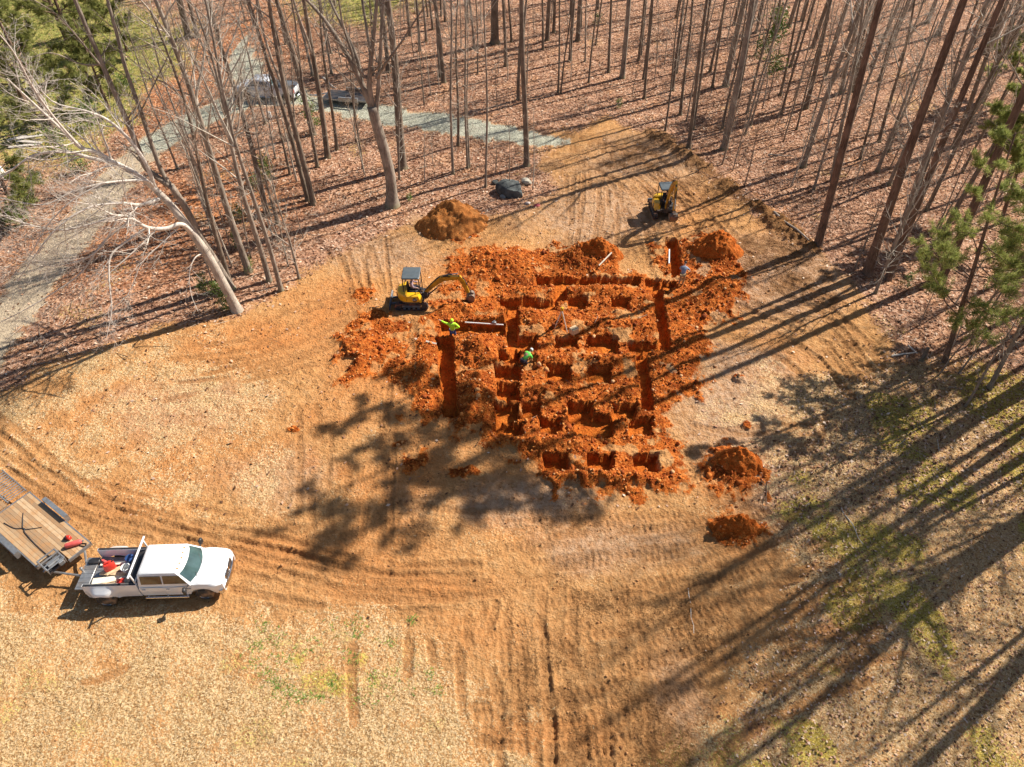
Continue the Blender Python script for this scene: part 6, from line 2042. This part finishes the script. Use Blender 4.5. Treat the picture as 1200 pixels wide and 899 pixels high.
seat = dict(pelvis=(0, .02, 1.22), chest=(0, .04, 1.58), neck=(0, .06, 1.76), head=(0, .09, 1.88), face=(0, 1, -.2), foot=(0, .17, -.04),
            shl=(-.19, .04, 1.70), ell=(-.30, .16, 1.44), wrl=(-.32, .40, 1.42), shr=(.19, .04, 1.70), elr=(.30, .16, 1.44), wrr=(.32, .40, 1.42),
            hipl=(-.10, .06, 1.20), knl=(-.14, .46, 1.20), anl=(-.13, .56, .84), hipr=(.10, .06, 1.20), knr=(.14, .46, 1.20), anr=(.13, .56, .84))
person((ex + .0, ey + .15, E1Z - .07), -PI / 2, seat, 'person in a pale top driving the left yellow excavator under its canopy', M_PALECLOTH, M_DARKCLOTH)
c_, s_ = math.cos(-PI / 2 + .06), math.sin(-PI / 2 + .06)
person((ex2 - .15 * s_, ey2 + .15 * c_, E2Z - .07), -PI + .06, seat, 'person in dark clothes driving the upper right excavator in canopy shade', M_DARKCLOTH, M_DARKCLOTH)


# ------------------------------------------------------------------ site things
def rod(name, p, q, r_, mat, label, cat, zp=.08, zq=.08, sides=6):
    a = G(*p); b = G(*q)
    A = np.array([a[0], a[1], max(gz(*a), -.1) + zp]); B = np.array([b[0], b[1], max(gz(*b), -.1) + zq])
    n = NB(); n.tube([A * 0, (B - A) * .5, B - A], r_, sides)
    o = n.build(name, mat); o.location = A
    return tag(o, label, cat)


rod('level_staff', (545, 380), (590, 383), .045, M_WHITEPLAST, 'long white levelling staff laid across the trench behind the lime hoodie', 'staff', .25, .25)
a = G(579, 382)
n = NB(); n.rbox((0, 0, 0), (.26, .20, .16), .03, rotz(.3)); n.tube([(.02, 0, .05), (.02, 0, .16)], .04, 8)
o = n.build('survey_level', M_STEEL); o.location = (a[0], a[1], max(gz(*a), -.1) + .36); tag(o, 'grey instrument clipped on the white staff by the pits', 'instrument')
rod('white_pole', (783, 314), (784, 294), .055, M_WHITEPLAST, 'white pole lying along the left side of the upper right trench', 'pole', .15, .2)
rod('board', (500, 408), (512, 408), .07, M_WHITEWOOD, 'short pale board on the clay left of the long left trench', 'board', .1, .1, 4)
rod('stick', (701, 320), (715, 310), .05, M_WHITEWOOD, 'crooked pale stick on the clay heap above the long top trench', 'stick', .25, .35)
# tripod and the wooden block beside it
a = G(657, 388)
t = empty('tripod', (a[0], a[1], gz(*a)), 'white surveying tripod standing on the clay among the pits', 'tripod')
for k, (x, y) in enumerate(((-.42, -.1), (.38, -.38), (.15, .45))):
    n = NB(); n.tube([(0, 0, 1.30), (x, y, -.12)], [.045, .03], 6); n.build('leg', M_WHITEWOOD if k < 2 else M_YELLOW, t)
n = NB(); n.cyl((0, 0, 1.33), .10, .07, 'z', 12); n.rbox((0, 0, 1.44), (.16, .18, .18), .04); n.tube([(-.12, 0, 1.46), (.14, 0, 1.46)], .035, 8); n.build('instrument', M_YELLOW, t)
a = G(672, 394)
n = NB(); n.rbox((0, 0, .2), (.5, .4, .4), .03, rotz(.6)); o = n.build('wooden_block', M_PALEWOOD); o.location = (a[0], a[1], gz(*a) + .04)
tag(o, 'tan wooden box on the pit edge right of the white tripod', 'box')


def rock(px, py, sx, sy, sz, mat, label, seed, name='boulder', rz=0.0):
    import bmesh
    bm = bmesh.new(); bmesh.ops.create_icosphere(bm, subdivisions=4, radius=1)
    rg = np.random.default_rng(seed)
    pl = [(nrm(rg.normal(0, 1, 3)), rg.uniform(.62, .92)) for _ in range(14)]
    for v in bm.verts:
        p = np.array(v.co)
        for nn, dd in pl:
            k = np.dot(p, nn) - dd
            if k > 0:
                p = p - nn * k * .85
        w = fbm(np.array([p[0] * 3 + seed]), np.array([p[1] * 3 + p[2] * 2]), 4, seed)[0]
        p *= 1 + w * .14
        v.co = (p[0] * sx, p[1] * sy, p[2] * sz)
    me = bpy.data.meshes.new(name); bm.to_mesh(me); bm.free()
    me.materials.append(mat)
    for f in me.polygons:
        f.use_smooth = True
    me.set_sharp_from_angle(angle=math.radians(25))
    o = bpy.data.objects.new(name, me); COL.objects.link(o)
    a = G(px, py); o.location = (a[0], a[1], gz(*a) + sz * .35); o.rotation_euler = (0, 0, rz)
    return tag(o, label, 'rock')


M_ROCK = simple('boulder_stone', (.055, .062, .062), .85, var=.45, scale=3, bump=.5, dirt=(.17, .19, .18), dirt_amt=.8)
M_ROCKP = simple('pale_stone', (.45, .41, .33), .85, var=.2, scale=4, bump=.4)
rock(598, 227, 1.22, .95, .78, M_ROCK, 'big dark grey boulder at the wood edge above the dig', 3, rz=-.5)
rock(617, 216, .48, .36, .34, M_ROCKP, 'pale stone close behind the big dark boulder', 8, 'stone', -.6)
rock(580, 216, .28, .22, .2, M_ROCK, 'small dark stone left of the big boulder', 9, 'stone')
rock(590, 233, .30, .2, .2, simple('grey_stone', (.20, .23, .24), .8, var=.25, scale=5), 'small grey slab leaning on the front of the big boulder', 12, 'stone')
for k, (px, py, c, lab) in enumerate(((618, 240, (.50, .42, .38), 'pale pinkish rubble lump just below the big boulder'), (629, 242, (.55, .12, .13), 'reddish pink scrap on the leaves right below the big boulder'))):
    rock(px, py, .26, .2, .14, simple('rubble_%d' % k if False else 'rubble', c, .8, var=.3, scale=6), lab, 20 + k, 'rubble')


def mound(px, py, rx, ry, h, label, mat, seed, peak=1.0, rz=0.0):
    gx, gy = G(px, py)
    g = np.linspace(-1.25, 1.25, 70)
    A, B = np.meshgrid(g, g)
    x, y = A.ravel() * rx, B.ravel() * ry
    w = fbm((x + gx) * 1.1, (y + gy) * 1.1, 4, seed) * .45
    d = np.hypot(A.ravel(), B.ravel()) + w
    z = np.clip(1 - d, 0, 1) ** peak * h
    f1, v1 = worley((x + gx) * 3.2, (y + gy) * 3.2, seed); f2, v2 = worley((x + gx) * 7, (y + gy) * 7, seed + 1)
    z += np.maximum(0, .7 - f1) * v1 * .28 * np.clip(z * 4, 0, 1) + np.maximum(0, .7 - f2) * v2 * .15 * np.clip(z * 4, 0, 1)
    base = fields(x + gx, y + gy)['z'] - gz(gx, gy)
    zz = np.where(z > .015, base + z, base - .12)
    i = np.arange(69)[:, None] * 70 + np.arange(69)[None, :]
    q = np.stack([i, i + 1, i + 71, i + 70], -1).reshape(-1, 4)
    keep = (z[q] > .015).any(1)
    n = NB(); n.add(np.stack([x, y, zz], -1), q[keep])
    o = n.build('dirt_heap', mat, angle=180, fix=False)
    o.location = (gx, gy, gz(gx, gy))
    return tag(o, label, 'dirt heap')


def heap_mat(name, lo, mid, hi):
    m, nt, b = new_mat(name)
    geo = nd(nt, 'ShaderNodeNewGeometry')
    n1 = nd(nt, 'ShaderNodeTexNoise', i_Scale=2.5, i_Detail=6.0, i_Roughness=.65); n2 = nd(nt, 'ShaderNodeTexNoise', i_Scale=16.0, i_Detail=4.0)
    for n in (n1, n2):
        nt.links.new(geo.outputs['Position'], n.inputs['Vector'])
    c = ramp(nt, [(.32, lo), (.5, mid), (.68, hi)], mth(nt, 'MULTIPLY_ADD', n1.outputs[0], .55, mth(nt, 'MULTIPLY', n2.outputs[0], .45)))
    nt.links.new(c, b.inputs['Base Color']); b.inputs['Roughness'].default_value = .95; b.inputs['Specular IOR Level'].default_value = .1
    bp = nd(nt, 'ShaderNodeBump', i_Strength=.9, i_Distance=.08)
    nt.links.new(n2.outputs[0], bp.inputs['Height']); nt.links.new(bp.outputs[0], b.inputs['Normal'])
    return m


M_HEAP = heap_mat('brown_soil_heap', (.15, .048, .013), (.37, .135, .034), (.50, .23, .08))
M_HEAPC = heap_mat('clay_heap', (.14, .03, .005), (.42, .10, .014), (.56, .20, .05))
mound(531, 262, 2.7, 2.4, 1.6, 'tall brown dirt heap between the forked grey tree and the dig', M_HEAP, 5, .95)
mound(838, 300, 1.9, 1.2, .75, 'orange clay heap right of the upper right trench', M_HEAPC, 6, .8)
mound(702, 304, 1.7, .8, .8, 'orange clay heap between the two excavators, above the long trench', M_HEAPC, 7, .8)
mound(866, 548, 1.25, .75, .55, 'red clay heap on the straw, upper one of two at the right', M_HEAPC, 8, .8)
mound(862, 621, 1.25, .55, .42, 'red clay heap on the straw, lower one of two at the right', M_HEAPC, 9, .8)


# white notice on its stake, and odds and ends
a = G(320, 152)
t = empty('notice_post', (a[0], a[1], gz(*a)), 'white notice box on a thin stake among orange leaves by the gravel', 'notice')
n = NB(); n.tube([(0, 0, -.2), (0, 0, 1.35)], .03, 6); n.build('stake', M_GREYWOOD, t)
n = NB(); n.rbox((-.02, -.05, 1.38), (.40, .12, .55), .03, rotz(-.2)); n.build('notice_box', M_WHITEPLAST, t)


def log(p, q, r_, label, name='fallen_branch', mat=None, z=.1):
    a = G(*p); b = G(*q)
    L = math.hypot(b[0] - a[0], b[1] - a[1])
    rg = np.random.default_rng(int(p[0] * 7 + p[1]))
    A = np.array([a[0], a[1], gz(*a) + r_ * .7]); B = np.array([b[0], b[1], gz(*b) + r_ * .7 + z])
    P = np.array([(B - A) * k / 6 + np.array([0, 0, 0]) + rg.normal(0, L * .012, 3) * (0 < k < 6) for k in range(7)])
    n = NB(); n.tube(P, np.linspace(r_, r_ * .6, 7), 7)
    o = n.build(name, mat or M_TWIGBARK[0], angle=60)
    o.location = A
    return tag(o, label, 'fallen branch')


log((1044, 419), (1072, 417), .07, 'pale fallen branch on the leaves left of the dark stump', mat=M_TWIGBARK[2])
log((1063, 407), (1073, 418), .05, 'short pale stick lying aslant over the branch by the stump', mat=M_TWIGBARK[2])
log((905, 255), (945, 290), .10, 'long thin fallen trunk along the dark soil bank', mat=M_TWIGBARK[1])
log((900, 182), (928, 186), .07, 'dark fallen branch behind the dark soil bank', mat=M_TWIGBARK[1])
log((985, 595), (1010, 640), .028, 'pale crooked stick across the tree shadows on the mossy grass', mat=M_TWIGBARK[2])
log((806, 690), (812, 745), .018, 'thin straight stick on the rutted ground below the clay heaps', mat=M_TWIGBARK[2])
log((378, 92), (394, 106), .10, 'pale broken log by the gravel right of the parked pickup', mat=M_TWIGBARK[2])
a = G(1079, 424)
n = NB(); n.tube([(0, 0, -.2), (0, 0, .3), (-.03, 0, .95)], [.15, .13, .11], 9); o = n.build('tree_stump', M_BARK[1]); o.location = (a[0], a[1], gz(*a)); tag(o, 'short dark upright stump beside the pale fallen branch at the right', 'stump')

rg = random.Random(3)
for k, (px, py, L, rz, z, lab) in enumerate(((30, 172, 2.6, .25, .05, 'lowest pale board of the heap under the left pines'), (36, 169, 2.3, -.1, .16, 'middle pale board of the heap under the left pines'), (38, 165, 2.0, .5, .28, 'topmost pale board of the heap under the left pines'),
                                             (22, 166, 1.6, .9, .20, 'short pale board sticking out left of the board heap'))):
    a = G(px, py)
    n = NB(); n.rbox((0, 0, 0), (L, .34, .07), .01)
    o = n.build('board', M_GREYWOOD); o.location = (a[0], a[1], gz(*a) + z + .05); o.rotation_euler = (0, .03 * k, rz); tag(o, lab, 'board')
a = G(2, 209)
n = NB(); n.lathe([(.05, 0), (.36, 0), (.40, .06), (.40, .45), (.42, .5), (.40, .55), (.40, .98), (.34, 1.06), (.05, 1.07)], (0, 0, 0), 'z', 18)
o = n.build('barrel', M_WHITEPLAST); o.location = (a[0], a[1], gz(*a)); tag(o, 'white barrel cut by the left edge of the picture', 'barrel')

# ================================================================== CAMERA, SUN, SKY
cam = bpy.data.cameras.new('camera')
cam.sensor_width = 36; cam.sensor_fit = 'HORIZONTAL'; cam.lens = 36 * F / 1200
cam.clip_start = .5; cam.clip_end = 3000
co = bpy.data.objects.new('camera', cam); COL.objects.link(co)
co.location = (0, 0, H); co.rotation_euler = (PI / 4, 0, 0)
SC.camera = co
sun = bpy.data.lights.new('sun', 'SUN')
sun.energy = 5.0; sun.angle = math.radians(.55); sun.color = (1.0, .93, .82)
so = bpy.data.objects.new('sun', sun); COL.objects.link(so)
sd = Vector((math.cos(SUN_AZ) * math.cos(SUN_EL), math.sin(SUN_AZ) * math.cos(SUN_EL), math.sin(SUN_EL)))
so.rotation_euler = sd.to_track_quat('Z', 'Y').to_euler(); so.location = (40, 25, 60)
w = bpy.data.worlds.new('World'); SC.world = w
w.use_nodes = True
nt = w.node_tree
sk = nt.nodes.new('ShaderNodeTexSky'); sk.sky_type = 'NISHITA'; sk.sun_disc = False
sk.sun_elevation = SUN_EL; sk.sun_rotation = math.radians(90) - SUN_AZ
nt.links.new(sk.outputs[0], nt.nodes['Background'].inputs[0])
nt.nodes['Background'].inputs[1].default_value = .055
vs = SC.view_settings
vs.view_transform = 'Standard'; vs.look = 'None'; vs.exposure = .82; vs.gamma = 1; vs.use_curve_mapping = False
SC.cycles.max_bounces = 5; SC.cycles.diffuse_bounces = 2; SC.cycles.glossy_bounces = 3; SC.cycles.transmission_bounces = 2
